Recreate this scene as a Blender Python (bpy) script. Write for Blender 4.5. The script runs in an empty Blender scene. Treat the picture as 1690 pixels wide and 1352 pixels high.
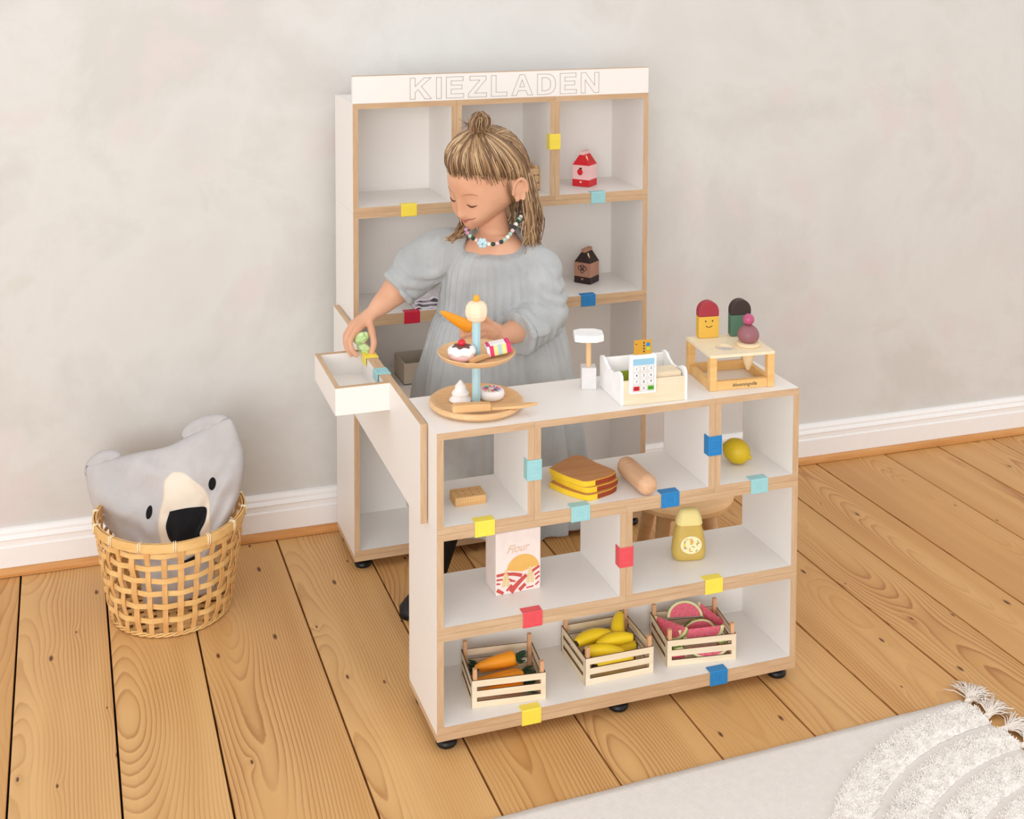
import bpy, bmesh, math, random
from mathutils import Vector, Matrix, Quaternion, noise
random.seed(7)
SC = bpy.context.scene
COL = SC.collection
PI = math.pi

# ------------------------------------------------------------------ camera
CAM = Vector((-0.6726, -2.2705, 1.5643))
YAW, PITCH, ROLL, FPX, U0, V0 = 0.3295, -0.0555, 0.0016, 2074.16, 806.45, 35.34
_f = Vector((math.sin(YAW)*math.cos(PITCH), math.cos(YAW)*math.cos(PITCH), math.sin(PITCH)))
_r = Vector((math.cos(YAW), -math.sin(YAW), 0)); _u = _r.cross(_f)
_r, _u = _r*math.cos(ROLL)+_u*math.sin(ROLL), _u*math.cos(ROLL)-_r*math.sin(ROLL)
cd = bpy.data.cameras.new('camera'); cam = bpy.data.objects.new('camera', cd); COL.objects.link(cam)
cam.matrix_world = Matrix(((_r.x, _u.x, -_f.x, CAM.x), (_r.y, _u.y, -_f.y, CAM.y), (_r.z, _u.z, -_f.z, CAM.z), (0, 0, 0, 1)))
cd.sensor_fit = 'HORIZONTAL'; cd.sensor_width = 36.0
cd.lens = FPX*36/1690
cd.shift_x = (845-U0)/1690; cd.shift_y = (V0-676)/1690
cd.clip_start = 0.05
SC.camera = cam
# ------------------------------------------------------------------ world, light, exposure
w = bpy.data.worlds.new('world'); SC.world = w; w.use_nodes = True
bg = w.node_tree.nodes['Background']; bg.inputs[0].default_value = (1.0, 0.988, 0.974, 1); bg.inputs[1].default_value = 0.94
def area(name, loc, target, sx, sy, power, col):
    l = bpy.data.lights.new(name, 'AREA'); l.shape = 'RECTANGLE'; l.size = sx; l.size_y = sy; l.energy = power; l.color = col
    o = bpy.data.objects.new(name, l); COL.objects.link(o); o.location = loc
    o.rotation_euler = (Vector(target)-Vector(loc)).to_track_quat('-Z', 'Y').to_euler()
    return o
area('window_light', (-2.9, -5.0, 1.7), (0.2, 0.5, 0.6), 4.0, 2.4, 145, (1.0, 0.99, 0.98))
vs = SC.view_settings; vs.view_transform = 'Standard'; vs.look = 'None'; vs.exposure = 0.14; vs.gamma = 1.0; vs.use_curve_mapping = False

# ------------------------------------------------------------------ pixel helpers (photo is 1690 x 1352)
def ray(x, y): return _f + _r*((x-U0)/FPX) - _u*((y-V0)/FPX)
def atz(x, y, z): d = ray(x, y); return CAM + d*((z-CAM.z)/d.z)
def aty(x, y, Y): d = ray(x, y); return CAM + d*((Y-CAM.y)/d.y)
def atx(x, y, X): d = ray(x, y); return CAM + d*((X-CAM.x)/d.x)

# ------------------------------------------------------------------ materials
MATS = {}
def lin(c):
    return tuple(((v/255)/12.92 if v/255 <= .04045 else ((v/255+.055)/1.055)**2.4) for v in c)
def nodes(name):
    m = bpy.data.materials.new(name); m.use_nodes = True
    nt = m.node_tree; b = nt.nodes['Principled BSDF']
    MATS[name] = m
    return m, nt, b
def N(nt, typ, **kw):
    n = nt.nodes.new(typ)
    for k, v in kw.items():
        if k.startswith('i_'):
            key = k[2:]; key = int(key) if key.isdigit() else key.replace('_', ' ')
            n.inputs[key].default_value = v
        else: setattr(n, k, v)
    return n
def ramp(nt, stops, src, interp='LINEAR'):
    n = nt.nodes.new('ShaderNodeValToRGB'); n.color_ramp.interpolation = interp
    el = n.color_ramp.elements
    while len(el) < len(stops): el.new(0.5)
    for e, (p_, c) in zip(el, stops):
        e.position = p_; e.color = (c[0], c[1], c[2], 1) if not isinstance(c, (int, float)) else (c, c, c, 1)
    nt.links.new(src, n.inputs[0]); return n
def mixc(nt, fac, a, b, mode='MIX'):
    n = nt.nodes.new('ShaderNodeMix'); n.data_type = 'RGBA'; n.blend_type = mode
    for s, v in ((n.inputs[0], fac), (n.inputs[6], a), (n.inputs[7], b)):
        if hasattr(v, 'is_linked') or isinstance(v, bpy.types.NodeSocket): nt.links.new(v, s)
        elif isinstance(v, (int, float)): s.default_value = v
        else: s.default_value = (v[0], v[1], v[2], 1)
    return n.outputs[2]
def mathn(nt, op, a, b=None, c=None):
    n = nt.nodes.new('ShaderNodeMath'); n.operation = op
    for i, v in enumerate((a, b, c)):
        if v is None: continue
        if isinstance(v, bpy.types.NodeSocket): nt.links.new(v, n.inputs[i])
        else: n.inputs[i].default_value = v
    return n.outputs[0]
def bump(nt, b, height, strength=.2, dist=.001):
    n = nt.nodes.new('ShaderNodeBump'); n.inputs['Strength'].default_value = strength; n.inputs['Distance'].default_value = dist
    nt.links.new(height, n.inputs['Height']); nt.links.new(n.outputs[0], b.inputs['Normal'])
def coords(nt, scale=(1, 1, 1), rnd=0.0):
    tc = nt.nodes.new('ShaderNodeTexCoord'); mp = nt.nodes.new('ShaderNodeMapping'); mp.inputs['Scale'].default_value = scale
    nt.links.new(tc.outputs['Object'], mp.inputs[0])
    if rnd:
        oi = nt.nodes.new('ShaderNodeObjectInfo'); v = nt.nodes.new('ShaderNodeVectorMath'); v.operation = 'SCALE'
        cb = nt.nodes.new('ShaderNodeCombineXYZ')
        for i in range(3): nt.links.new(oi.outputs['Random'], cb.inputs[i])
        nt.links.new(cb.outputs[0], v.inputs[0]); v.inputs['Scale'].default_value = rnd
        nt.links.new(v.outputs[0], mp.inputs['Location'])
    return mp.outputs[0]
def noisen(nt, vec, scale, detail=3, rough=.5, dist=0.0):
    n = nt.nodes.new('ShaderNodeTexNoise'); n.inputs['Scale'].default_value = scale; n.inputs['Detail'].default_value = detail
    n.inputs['Roughness'].default_value = rough; n.inputs['Distortion'].default_value = dist
    if vec is not None: nt.links.new(vec, n.inputs['Vector'])
    return n.outputs[0]
def plain(name, rgb, rough=.5, var=.06, scale=40, spec=.4, bumpy=0.0, sheen=0.0):
    m, nt, b = nodes(name); c = lin(rgb)
    v = noisen(nt, coords(nt), scale, 3)
    lo = tuple(max(0, x*(1-var)) for x in c); hi = tuple(min(1, x*(1+var)) for x in c)
    r_ = ramp(nt, [(0.3, lo), (0.7, hi)], v); nt.links.new(r_.outputs[0], b.inputs['Base Color'])
    b.inputs['Roughness'].default_value = rough; b.inputs['Specular IOR Level'].default_value = spec
    if sheen: b.inputs['Sheen Weight'].default_value = sheen
    if bumpy: bump(nt, b, noisen(nt, coords(nt), scale*6, 2), bumpy, .001)
    return m
def wood(name, light, dark, rough=.5, axis='X', freq=1.0, contrast=1.0):
    m, nt, b = nodes(name)
    s = {'X': (6, 60, 60), 'Y': (60, 6, 60), 'Z': (60, 60, 6)}[axis]
    s = tuple(v*freq for v in s)
    vec = coords(nt, s, 7.0)
    a = noisen(nt, vec, 1.2, 4, .6, .4); c = noisen(nt, vec, 5.0, 2, .5)
    f = mathn(nt, 'ADD', mathn(nt, 'MULTIPLY', a, .7), mathn(nt, 'MULTIPLY', c, .3))
    k = .18/contrast
    r_ = ramp(nt, [(.5-k, lin(dark)), (.5+k, lin(light))], f)
    nt.links.new(r_.outputs[0], b.inputs['Base Color']); b.inputs['Roughness'].default_value = rough
    b.inputs['Specular IOR Level'].default_value = .35
    bump(nt, b, f, .15, .0006)
    return m

# ------------------------------------------------------------------ mesh building
class MB:
    def __init__(s): s.v = []; s.f = []; s.fm = []
    def add(s, vs, fs, mi=0):
        o = len(s.v); s.v += [tuple(v) for v in vs]; s.f += [tuple(i+o for i in f) for f in fs]; s.fm += [mi]*len(fs); return s
    def box(s, x0, x1, y0, y1, z0, z1, mi=0):
        return s.add([(x0, y0, z0), (x1, y0, z0), (x1, y1, z0), (x0, y1, z0), (x0, y0, z1), (x1, y0, z1), (x1, y1, z1), (x0, y1, z1)],
                     [(0, 3, 2, 1), (4, 5, 6, 7), (0, 1, 5, 4), (1, 2, 6, 5), (2, 3, 7, 6), (3, 0, 4, 7)], mi)
    def prism(s, poly, h0, h1, plane='XY', mi=0):
        n = len(poly)
        def P(a, b, h): return {'XY': (a, b, h), 'XZ': (a, h, b), 'YZ': (h, a, b)}[plane]
        vs = [P(a, b, h0) for a, b in poly]+[P(a, b, h1) for a, b in poly]
        fs = [tuple(range(n))[::-1], tuple(range(n, 2*n))]+[(i, (i+1) % n, n+(i+1) % n, n+i) for i in range(n)]
        return s.add(vs, fs, mi)
    def loft(s, rings, cap=True, mi=0, closed=True):
        n = len(rings[0]); vs = [p_ for r in rings for p_ in r]; fs = []
        for i in range(len(rings)-1):
            for j in range(n if closed else n-1):
                fs.append((i*n+j, i*n+(j+1) % n, (i+1)*n+(j+1) % n, (i+1)*n+j))
        if cap: fs.append(tuple(range(n))[::-1]); fs.append(tuple(range((len(rings)-1)*n, len(rings)*n)))
        return s.add(vs, fs, mi)
    def lathe(s, prof, n=32, c=(0, 0, 0), mi=0, cap=True, sx=1, sy=1):
        return s.loft([[(c[0]+r*sx*math.cos(2*PI*k/n), c[1]+r*sy*math.sin(2*PI*k/n), c[2]+z) for k in range(n)] for r, z in prof], cap, mi)
    def tube(s, path, rad, n=8, cap=True, mi=0, flat=1.0, up=None):
        path = [Vector(p_) for p_ in path]; m = len(path)
        if not isinstance(rad, (list, tuple)): rad = [rad]*m
        rings = []; nrm = None
        for i in range(m):
            t = (path[min(i+1, m-1)]-path[max(i-1, 0)]).normalized()
            if nrm is None:
                a = Vector(up) if up is not None else (Vector((0, 0, 1)) if abs(t.z) < .9 else Vector((1, 0, 0)))
                nrm = (a-t*a.dot(t)).normalized()
            else:
                nrm = (nrm-t*nrm.dot(t)).normalized()
            bn = t.cross(nrm)
            rings.append([path[i]+(nrm*math.cos(2*PI*k/n)*flat+bn*math.sin(2*PI*k/n))*rad[i] for k in range(n)])
        return s.loft(rings, cap, mi)
    def ell(s, c, r, n=20, m=12, M=None, fn=None, mi=0):
        vs = []; fs = []
        M = M or Matrix.Identity(3)
        def pt(d):
            k = fn(d) if fn else 1.0
            return Vector(c)+M @ Vector((d[0]*r[0]*k, d[1]*r[1]*k, d[2]*r[2]*k))
        vs.append(pt(Vector((0, 0, 1))))
        for i in range(1, m):
            th = PI*i/m
            for j in range(n):
                ph = 2*PI*j/n
                vs.append(pt(Vector((math.sin(th)*math.cos(ph), math.sin(th)*math.sin(ph), math.cos(th)))))
        vs.append(pt(Vector((0, 0, -1))))
        for j in range(n): fs.append((0, 1+j, 1+(j+1) % n))
        for i in range(m-2):
            for j in range(n): fs.append((1+i*n+j, 1+(i+1)*n+j, 1+(i+1)*n+(j+1) % n, 1+i*n+(j+1) % n))
        e = len(vs)-1
        for j in range(n): fs.append((e, 1+(m-2)*n+(j+1) % n, 1+(m-2)*n+j))
        return s.add(vs, fs, mi)
    def mesh(s, name, mats, smooth=False, bevel=0.0, seg=2, fix=False):
        me = bpy.data.meshes.new(name); me.from_pydata(s.v, [], s.f)
        for m in (mats if isinstance(mats, (list, tuple)) else [mats]): me.materials.append(MATS[m])
        me.polygons.foreach_set('material_index', s.fm)
        if bevel or fix:
            bm = bmesh.new(); bm.from_mesh(me)
            bmesh.ops.recalc_face_normals(bm, faces=bm.faces)
            if bevel:
                ed = [e for e in bm.edges if len(e.link_faces) == 2 and e.calc_face_angle(0) > .6]
                bmesh.ops.bevel(bm, geom=ed, offset=bevel, segments=seg, affect='EDGES', profile=.6, clamp_overlap=True)
            bm.to_mesh(me); bm.free()
        if smooth:
            me.polygons.foreach_set('use_smooth', [True]*len(me.polygons))
            if smooth != 'all':
                me.set_sharp_from_angle(angle=smooth if isinstance(smooth, float) else .7)
        me.update(); return me
    def build(s, name, mats, parent=None, **kw):
        return link(name, s.mesh(name, mats, **kw), parent)
def link(name, me, parent=None):
    o = bpy.data.objects.new(name, me); COL.objects.link(o)
    if parent is not None: o.parent = parent
    return o
def tag(o, label=None, cat=None, group=None, kind=None):
    if label: o['label'] = label
    if cat: o['category'] = cat
    if group: o['group'] = group
    if kind: o['kind'] = kind
    return o
def thing(name, label, cat, loc=(0, 0, 0), rz=0.0, group=None, rot=None):
    o = bpy.data.objects.new(name, None); COL.objects.link(o); o.empty_display_size = .02
    o.location = loc; o.rotation_euler = rot or (0, 0, rz)
    return tag(o, label, cat, group)
def copy_tree(o, parent=None):
    c = o.copy(); COL.objects.link(c); c.parent = parent
    for ch in [x for x in o.children]: copy_tree(ch, c)
    return c
def rrect(w, h, r, n=5, cx=0, cy=0):
    out = []
    for sx, sy, a0 in ((1, 1, 0), (-1, 1, 90), (-1, -1, 180), (1, -1, 270)):
        for k in range(n+1):
            a = math.radians(a0+90*k/n); out.append((cx+sx*(w/2-r)+r*math.cos(a), cy+sy*(h/2-r)+r*math.sin(a)))
    return out
def circ(r, n=24, cx=0, cy=0, sy=1): return [(cx+r*math.cos(2*PI*k/n), cy+r*sy*math.sin(2*PI*k/n)) for k in range(n)]
def smoothstep(a, b, x):
    t = max(0, min(1, (x-a)/(b-a))) ; return t*t*(3-2*t)
def catmull(pts, n=6):
    pts = [Vector(p_) for p_ in pts]; out = []
    for i in range(len(pts)-1):
        p0 = pts[max(i-1, 0)]; p1 = pts[i]; p2 = pts[i+1]; p3 = pts[min(i+2, len(pts)-1)]
        for k in range(n):
            t = k/n
            out.append(.5*((2*p1)+(p2-p0)*t+(2*p0-5*p1+4*p2-p3)*t*t+(3*p1-p0-3*p2+p3)*t**3))
    out.append(pts[-1]); return out
# ------------------------------------------------------------------ common materials
def white_board():
    m, nt, b = nodes('white_board'); b.inputs['Base Color'].default_value = (*lin((240, 236, 232)), 1)
    b.inputs['Roughness'].default_value = .42; b.inputs['Specular IOR Level'].default_value = .35
    bump(nt, b, noisen(nt, coords(nt), 900, 2), .03, .0005)
white_board()
wood('edge_x', (212, 181, 146), (190, 154, 118), .5, 'X', 1.0, .9)
wood('edge_z', (212, 181, 146), (190, 154, 118), .5, 'Z', 1.0, .9)
wood('edge_y', (214, 185, 152), (196, 162, 128), .5, 'Y', 1.0, .9)
wood('beech', (236, 199, 152), (220, 176, 126), .45, 'X', .8)
wood('beech_z', (236, 199, 152), (222, 180, 132), .45, 'Z', .8)
wood('pale_ply', (240, 226, 200), (228, 208, 176), .55, 'X', .8)
wood('dark_ply_edge', (120, 80, 52), (84, 54, 36), .6, 'X')
plain('black_plastic', (22, 22, 24), .4, .1)
plain('paint_white', (243, 241, 240), .35, .01)
plain('dark', (30, 20, 15), .9, .2)
plain('subfloor', (26, 16, 10), .95, .2)

def wall_mat():
    m, nt, b = nodes('plaster'); vec = coords(nt)
    big = noisen(nt, vec, 2.1, 5, .62, .3)
    c1 = ramp(nt, [(.40, lin((208, 206, 202))), (.52, lin((216, 215, 212))), (.66, lin((212, 210, 207)))], big)
    pk = ramp(nt, [(.56, 0.0), (.66, 1.0)], noisen(nt, vec, 3.3, 4, .6, .2))
    col = mixc(nt, mathn(nt, 'MULTIPLY', pk.outputs[0], .75), c1.outputs[0], lin((217, 207, 206)))
    gr = ramp(nt, [(.60, 0.0), (.68, .6)], noisen(nt, vec, 4.7, 5, .65, .6))
    col = mixc(nt, gr.outputs[0], col, lin((209, 208, 200)))
    nt.links.new(col, b.inputs['Base Color']); b.inputs['Roughness'].default_value = .75
    b.inputs['Specular IOR Level'].default_value = .2
    bump(nt, b, noisen(nt, vec, 26, 6, .6), .10, .004)
wall_mat()

def pine_mat():
    m, nt, b = nodes('pine')
    tc = nt.nodes.new('ShaderNodeTexCoord'); oi = nt.nodes.new('ShaderNodeObjectInfo'); rnd = oi.outputs['Random']
    sp = nt.nodes.new('ShaderNodeSeparateXYZ'); nt.links.new(tc.outputs['Object'], sp.inputs[0])
    x, y = sp.outputs[0], sp.outputs[1]
    yo = mathn(nt, 'ADD', y, mathn(nt, 'MULTIPLY', rnd, 37.0))
    def cx(a, bb):
        n = nt.nodes.new('ShaderNodeCombineXYZ'); nt.links.new(a, n.inputs[0]); nt.links.new(bb, n.inputs[1]); return n.outputs[0]
    # knots
    vx = mathn(nt, 'MULTIPLY', mathn(nt, 'ADD', x, mathn(nt, 'MULTIPLY', rnd, 5.0)), 9.0); vy = mathn(nt, 'MULTIPLY', yo, 3.4)
    vo = nt.nodes.new('ShaderNodeTexVoronoi'); vo.voronoi_dimensions = '2D'; vo.inputs['Scale'].default_value = 1.0
    nt.links.new(cx(vx, vy), vo.inputs['Vector'])
    sc = nt.nodes.new('ShaderNodeSeparateColor'); nt.links.new(vo.outputs['Color'], sc.inputs[0])
    keep = mathn(nt, 'GREATER_THAN', sc.outputs[0], .35)
    rad = mathn(nt, 'MULTIPLY_ADD', sc.outputs[1], .040, .016)
    kd = mathn(nt, 'DIVIDE', vo.outputs['Distance'], rad)
    knot = mathn(nt, 'MULTIPLY', mathn(nt, 'SUBTRACT', 1.0, mathn(nt, 'SMOOTH_MIN', kd, 1.0, .3)), keep)
    knot = ramp(nt, [(0.02, 0.0), (.35, .75), (.75, 1.0)], knot).outputs[0]
    bulge = mathn(nt, 'MULTIPLY', mathn(nt, 'POWER', 2.718, mathn(nt, 'MULTIPLY', vo.outputs['Distance'], -9.0)), keep)
    # growth rings of a plain sawn board: pith runs below the face, its depth wandering along the board
    low = noisen(nt, cx(mathn(nt, 'MULTIPLY', x, .5), mathn(nt, 'MULTIPLY', yo, .42)), 1.6, 2, .5)
    low2 = noisen(nt, cx(mathn(nt, 'MULTIPLY', x, 9.0), mathn(nt, 'MULTIPLY', yo, 2.6)), 1.3, 4, .6)
    xc = mathn(nt, 'ADD', mathn(nt, 'MULTIPLY_ADD', rnd, .16, -.08), mathn(nt, 'MULTIPLY_ADD', low, .08, -.04))
    dx = mathn(nt, 'SUBTRACT', x, xc)
    dep = mathn(nt, 'ADD', mathn(nt, 'MULTIPLY_ADD', low, .30, -.06), mathn(nt, 'MULTIPLY', bulge, .012))
    rr = mathn(nt, 'SQRT', mathn(nt, 'ADD', mathn(nt, 'MULTIPLY', dx, dx), mathn(nt, 'MULTIPLY', dep, dep)))
    ph = mathn(nt, 'ADD', mathn(nt, 'MULTIPLY', rr, 165.0), mathn(nt, 'MULTIPLY', low2, 1.0))
    fr = mathn(nt, 'FRACT', ph)
    ring = ramp(nt, [(0.0, 0.0), (.62, .35), (.86, 1.0), (.93, .9), (1.0, 0.0)], fr).outputs[0]
    fine = noisen(nt, cx(mathn(nt, 'MULTIPLY', x, 420.0), mathn(nt, 'MULTIPLY', yo, 7.0)), 1.0, 3, .6)
    wide = noisen(nt, cx(mathn(nt, 'MULTIPLY', x, 16.0), mathn(nt, 'MULTIPLY', yo, .8)), 1.0, 3, .5)
    base = ramp(nt, [(.34, lin((203, 152, 92))), (.66, lin((226, 182, 122)))], wide).outputs[0]
    tint = ramp(nt, [(0.0, lin((232, 188, 128))), (.5, lin((214, 162, 98))), (1.0, lin((204, 148, 84)))], rnd).outputs[0]
    base = mixc(nt, .5, base, tint)
    amt = mathn(nt, 'MULTIPLY', ring, ramp(nt, [(.40, .14), (.64, .72)], noisen(nt, cx(mathn(nt, 'MULTIPLY', x, 3.0), mathn(nt, 'MULTIPLY', yo, .7)), 1.7, 2)).outputs[0])
    col = mixc(nt, amt, base, lin((152, 88, 40)))
    col = mixc(nt, mathn(nt, 'MULTIPLY', fine, .16), col, lin((170, 110, 58)))
    col = mixc(nt, knot, col, lin((92, 46, 24)))
    nt.links.new(col, b.inputs['Base Color']); b.inputs['Roughness'].default_value = .42; b.inputs['Specular IOR Level'].default_value = .35
    bump(nt, b, mathn(nt, 'ADD', fr, fine), .06, .0008)
pine_mat()
wood('trim_wood', (218, 160, 98), (196, 134, 72), .45, 'X', .5)

# ------------------------------------------------------------------ floor: each plank its own piece
GAPS = [-2.62, -2.41, -2.19, -1.99, -1.79, -1.59, -1.39, -1.19, -.985, -.787, -.588, -.396, -.148, .065, .304, .524, .734, .934, 1.133, 1.311, 1.498, 1.741, 1.94, 2.15, 2.34, 2.55, 2.76, 2.97, 3.18, 3.4]
fl = MB().box(-2.7, 3.5, -4.2, 1.12, -.06, -.022).build('floor', 'subfloor')
tag(fl, 'wide pine plank floor with dark gaps between the boards', None, None, 'structure')
YB, YF = 1.10, -4.1
for i in range(len(GAPS)-1):
    x0, x1 = GAPS[i]+.0022, GAPS[i+1]-.0022
    o = MB().box(-(x1-x0)/2, (x1-x0)/2, YF, YB, -.0215, 0).build('plank', 'pine', fl, bevel=.0012, seg=1)
    o.location = ((x0+x1)/2, 0, random.uniform(-.0008, 0))

# ------------------------------------------------------------------ wall, skirting, wooden bead (the wall runs 1 degree off the shelves)
WR = -0.018
def wallspace(name, mb, mat, **kw):
    o = mb.build(name, mat, **kw); o.location = (0, .9941, 0); o.rotation_euler = (0, 0, WR); return tag(o, None, None, None, 'structure')
o = wallspace('wall_back', MB().box(-2.6, 3.5, .036, .16, 0, 2.9), 'plaster'); o['label'] = 'off white plaster wall with faint pink and beige patches'
prof = [(.036, .0), (.014, .0), (.014, .070), (.0185, .073), (.0185, .086), (.016, .089), (.019, .094), (.023, .098), (.023, .104), (.029, .112), (.036, .114)]
o = wallspace('baseboard_back', MB().prism(prof, -2.6, 3.5, 'YZ'), 'paint_white', fix=True); o['label'] = 'white moulded skirting board along the wall'
bead = [(.0135, .001), (.0135, .020), (.006, .0195), (.002, .015), (0, .008), (0, .001)]
o = wallspace('trim_1', MB().prism(bead, -2.6, 3.5, 'YZ'), 'trim_wood', fix=True); o['label'] = 'narrow pine bead at the foot of the skirting'
# ------------------------------------------------------------------ shelves
T = .0135; A = .2; ZB = .025; ZT = ZB+3*A+T; W4 = .804; AX = W4/4; D = .206
G = .0002
def boards(parent, x0, x1, y0, y1, z0, z1, back=False):
    """one open box of four boards with wooden edges"""
    x0 += G; x1 -= G; z0 += G; z1 -= G
    for (a0, a1, b0, b1, em) in ((x0, x1, z1-T, z1, 'edge_x'), (x0, x1, z0, z0+T, 'edge_x'), (x0, x0+T, z0+T, z1-T, 'edge_z'), (x1-T, x1, z0+T, z1-T, 'edge_z')):
        o = MB().box(a0, a1, y0+.001, y1-.001, b0, b1).build('board', 'white_board', parent)
        MB().box(a0, a1, y0, y0+.001, b0, b1).build('edge_strip', em, o)
        MB().box(a0, a1, y1-.001, y1, b0, b1).build('edge_strip', em, o)
    if back: MB().box(x0+T, x1-T, y1-.006, y1-.0015, z0+T, z1-T).build('back_panel', 'white_board', parent)
def feet(parent, spots):
    for x, y in spots:
        f = MB().lathe([(.0, 0), (.019, 0), (.021, .003), (.021, .008), (.017, .013), (.010, .016)], 24, (x, y, 0)).build('foot', 'black_plastic', parent, smooth=True)
        MB().lathe([(.006, .015), (.006, ZB)], 12, (x, y, 0)).build('stem', 'metal', f, smooth=True)
plain('metal', (190, 188, 184), .3, .03)
cs = thing('shop_counter', 'low white shelf counter with beech edges and toy groceries on it', 'shelf', (0, 0, 0))
for x0, x1, r, bk in ((0, AX, 2, 0), (AX, 3*AX, 2, 0), (3*AX, W4, 2, 0), (0, 2*AX, 1, 0), (2*AX, W4, 1, 0), (0, W4, 0, 1)):
    boards(cs, x0, x1, 0, D, ZB+T+r*A, ZB+T+(r+1)*A, bk)
o = MB().box(G, W4-G, .001, D-.001, ZB, ZB+T-G).build('base_board', 'edge_y', cs)
MB().box(G, W4-G, 0, .001, ZB, ZB+T-G).build('edge_strip', 'edge_x', o)
feet(cs, [(.028, .030), (.400, .030), (.776, .030), (.028, .176), (.400, .176), (.776, .176)])

TX0, TW, TY0, TY1 = .0095, .808, .762, .973
H1 = .2745; TTOP = ZT+2*H1
ts = thing('shop_shelf', 'tall white shelf unit with beech edges standing against the wall', 'shelf', (TX0, TY0, 0))
c3 = TW/3
for x0, x1, z0, z1 in ((0, c3, ZT+H1, TTOP), (c3, 2*c3, ZT+H1, TTOP), (2*c3, TW, ZT+H1, TTOP), (0, TW/2, ZT, ZT+H1), (TW/2, TW, ZT, ZT+H1), (0, TW, ZB+T, ZT)):
    boards(ts, x0, x1, 0, TY1-TY0, z0, z1, True)
o = MB().box(G, TW-G, .001, TY1-TY0-.001, ZB, ZB+T-G).build('base_board', 'edge_y', ts)
MB().box(G, TW-G, 0, .001, ZB, ZB+T-G).build('edge_strip', 'edge_x', o)
MB().box(T+.001, TW/2-.06, .02, TY1-TY0-.01, .437, .4505).build('inner_shelf', 'white_board', ts)
feet(ts, [(.028, .030), (.780, .030), (.028, .176), (.780, .176)])

# sign board on the tall shelf: grooved outline letters
sg = thing('shop_sign', 'white sign board with outlined shop name on top of the tall shelf', 'sign', (TX0, TY0, TTOP))
SH = .0685
b_ = MB().box(0, TW, .001, .0145, 0, SH-.001).build('board', 'white_board', sg)
MB().box(0, TW, .001, .0145, SH-.001, SH).build('edge_strip', 'edge_x', b_)
plain('groove', (168, 158, 150), .8, .1)
GL = {
 'K': [[(0, 0), (0, 1), (.22, 1), (.22, .60), (.62, 1), (.92, 1), (.50, .60), (.94, 0), (.66, 0), (.35, .45), (.22, .32), (.22, 0)]],
 'I': [[(0, 0), (0, 1), (.22, 1), (.22, 0)]],
 'E': [[(0, 0), (0, 1), (.76, 1), (.76, .81), (.22, .81), (.22, .61), (.70, .61), (.70, .42), (.22, .42), (.22, .19), (.78, .19), (.78, 0)]],
 'Z': [[(0, 0), (0, .17), (.52, .81), (.06, .81), (.06, 1), (.80, 1), (.80, .83), (.28, .19), (.82, .19), (.82, 0)]],
 'L': [[(0, 0), (0, 1), (.22, 1), (.22, .19), (.72, .19), (.72, 0)]],
 'A': [[(0, 0), (.38, 1), (.60, 1), (.98, 0), (.75, 0), (.66, .23), (.31, .23), (.22, 0)], [(.37, .41), (.60, .41), (.49, .75)]],
 'D': [[(0, 0), (0, 1), (.40, 1), (.60, .97), (.75, .87), (.84, .70), (.86, .5), (.84, .30), (.75, .13), (.60, .03), (.40, 0)],
       [(.22, .18), (.38, .18), (.52, .22), (.60, .32), (.63, .5), (.60, .68), (.52, .78), (.38, .82), (.22, .82)]],
 'N': [[(0, 0), (0, 1), (.22, 1), (.66, .36), (.66, 1), (.86, 1), (.86, 0), (.64, 0), (.20, .64), (.20, 0)]]}
H = .0535; x = .1475; lw = .00055
gap = .0165
word = 'KIEZLADEN'
wid = {'K': .94, 'I': .22, 'E': .78, 'Z': .82, 'L': .72, 'A': .98, 'D': .86, 'N': .86}
tot = sum(wid[c] for c in word); adv = (.5155-tot*H*1.10)/(len(word)-1)
for c in word:
    g = MB()
    for loop in GL[c]:
        n = len(loop)
        for i in range(n):
            p0 = Vector((x+loop[i][0]*H*1.10, 0, .0058+loop[i][1]*H)); p1 = Vector((x+loop[(i+1) % n][0]*H*1.10, 0, .0058+loop[(i+1) % n][1]*H))
            d = (p1-p0).normalized(); nn = Vector((d.z, 0, -d.x))*lw
            q = [p0-d*lw+nn, p1+d*lw+nn, p1+d*lw-nn, p0-d*lw-nn]
            g.add([(v.x, .0011, v.z) for v in q]+[(v.x, .0006, v.z) for v in q], [(0, 1, 2, 3), (7, 6, 5, 4), (0, 4, 5, 1), (1, 5, 6, 2), (2, 6, 7, 3), (3, 7, 4, 0)])
    g.build('letter', 'groove', sg, fix=True)
    x += wid[c]*H*1.10+adv

# side board joining counter and shelf, with a tray on its outer face
cp = thing("checkout_board", "long white side board with an open tray joining counter and tall shelf", "checkout", (-.0022, .060, 0), -.0126)
PZ0, PZ1 = .4372, .6375
PL = .935-.060
o = MB().box(-T, -G, .001, PL, PZ0, PZ1-.001).build('board', 'white_board', cp)
MB().box(-T, -G, 0, .001, PZ0, PZ1).build('edge_strip', 'edge_z', o)
MB().box(-T, -G, .001, PL, PZ1-.001, PZ1).build('edge_strip', 'edge_y', o)
TRX0, TRY0, TRY1, TRZ = -.1325, .252, .494, .578
MB().box(TRX0, -T-G, TRY0, TRY1, TRZ, TRZ+.008).build('tray_floor', 'white_board', cp)
for a0, a1, b0, b1, em in ((TRX0, -T-G, TRY0, TRY0+.011, 'edge_x'), (TRX0, -T-G, TRY1-.011, TRY1, 'edge_x'), (TRX0, TRX0+.011, TRY0+.011, TRY1-.011, 'edge_y'), (-T-G-.011, -T-G, TRY0+.011, TRY1-.011, 'edge_y')):
    o = MB().box(a0, a1, b0, b1, TRZ+.008, PZ1-.001).build('tray_wall', 'white_board', cp)
    MB().box(a0, a1, b0, b1, PZ1-.001, PZ1).build('edge_strip', em, o)

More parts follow.
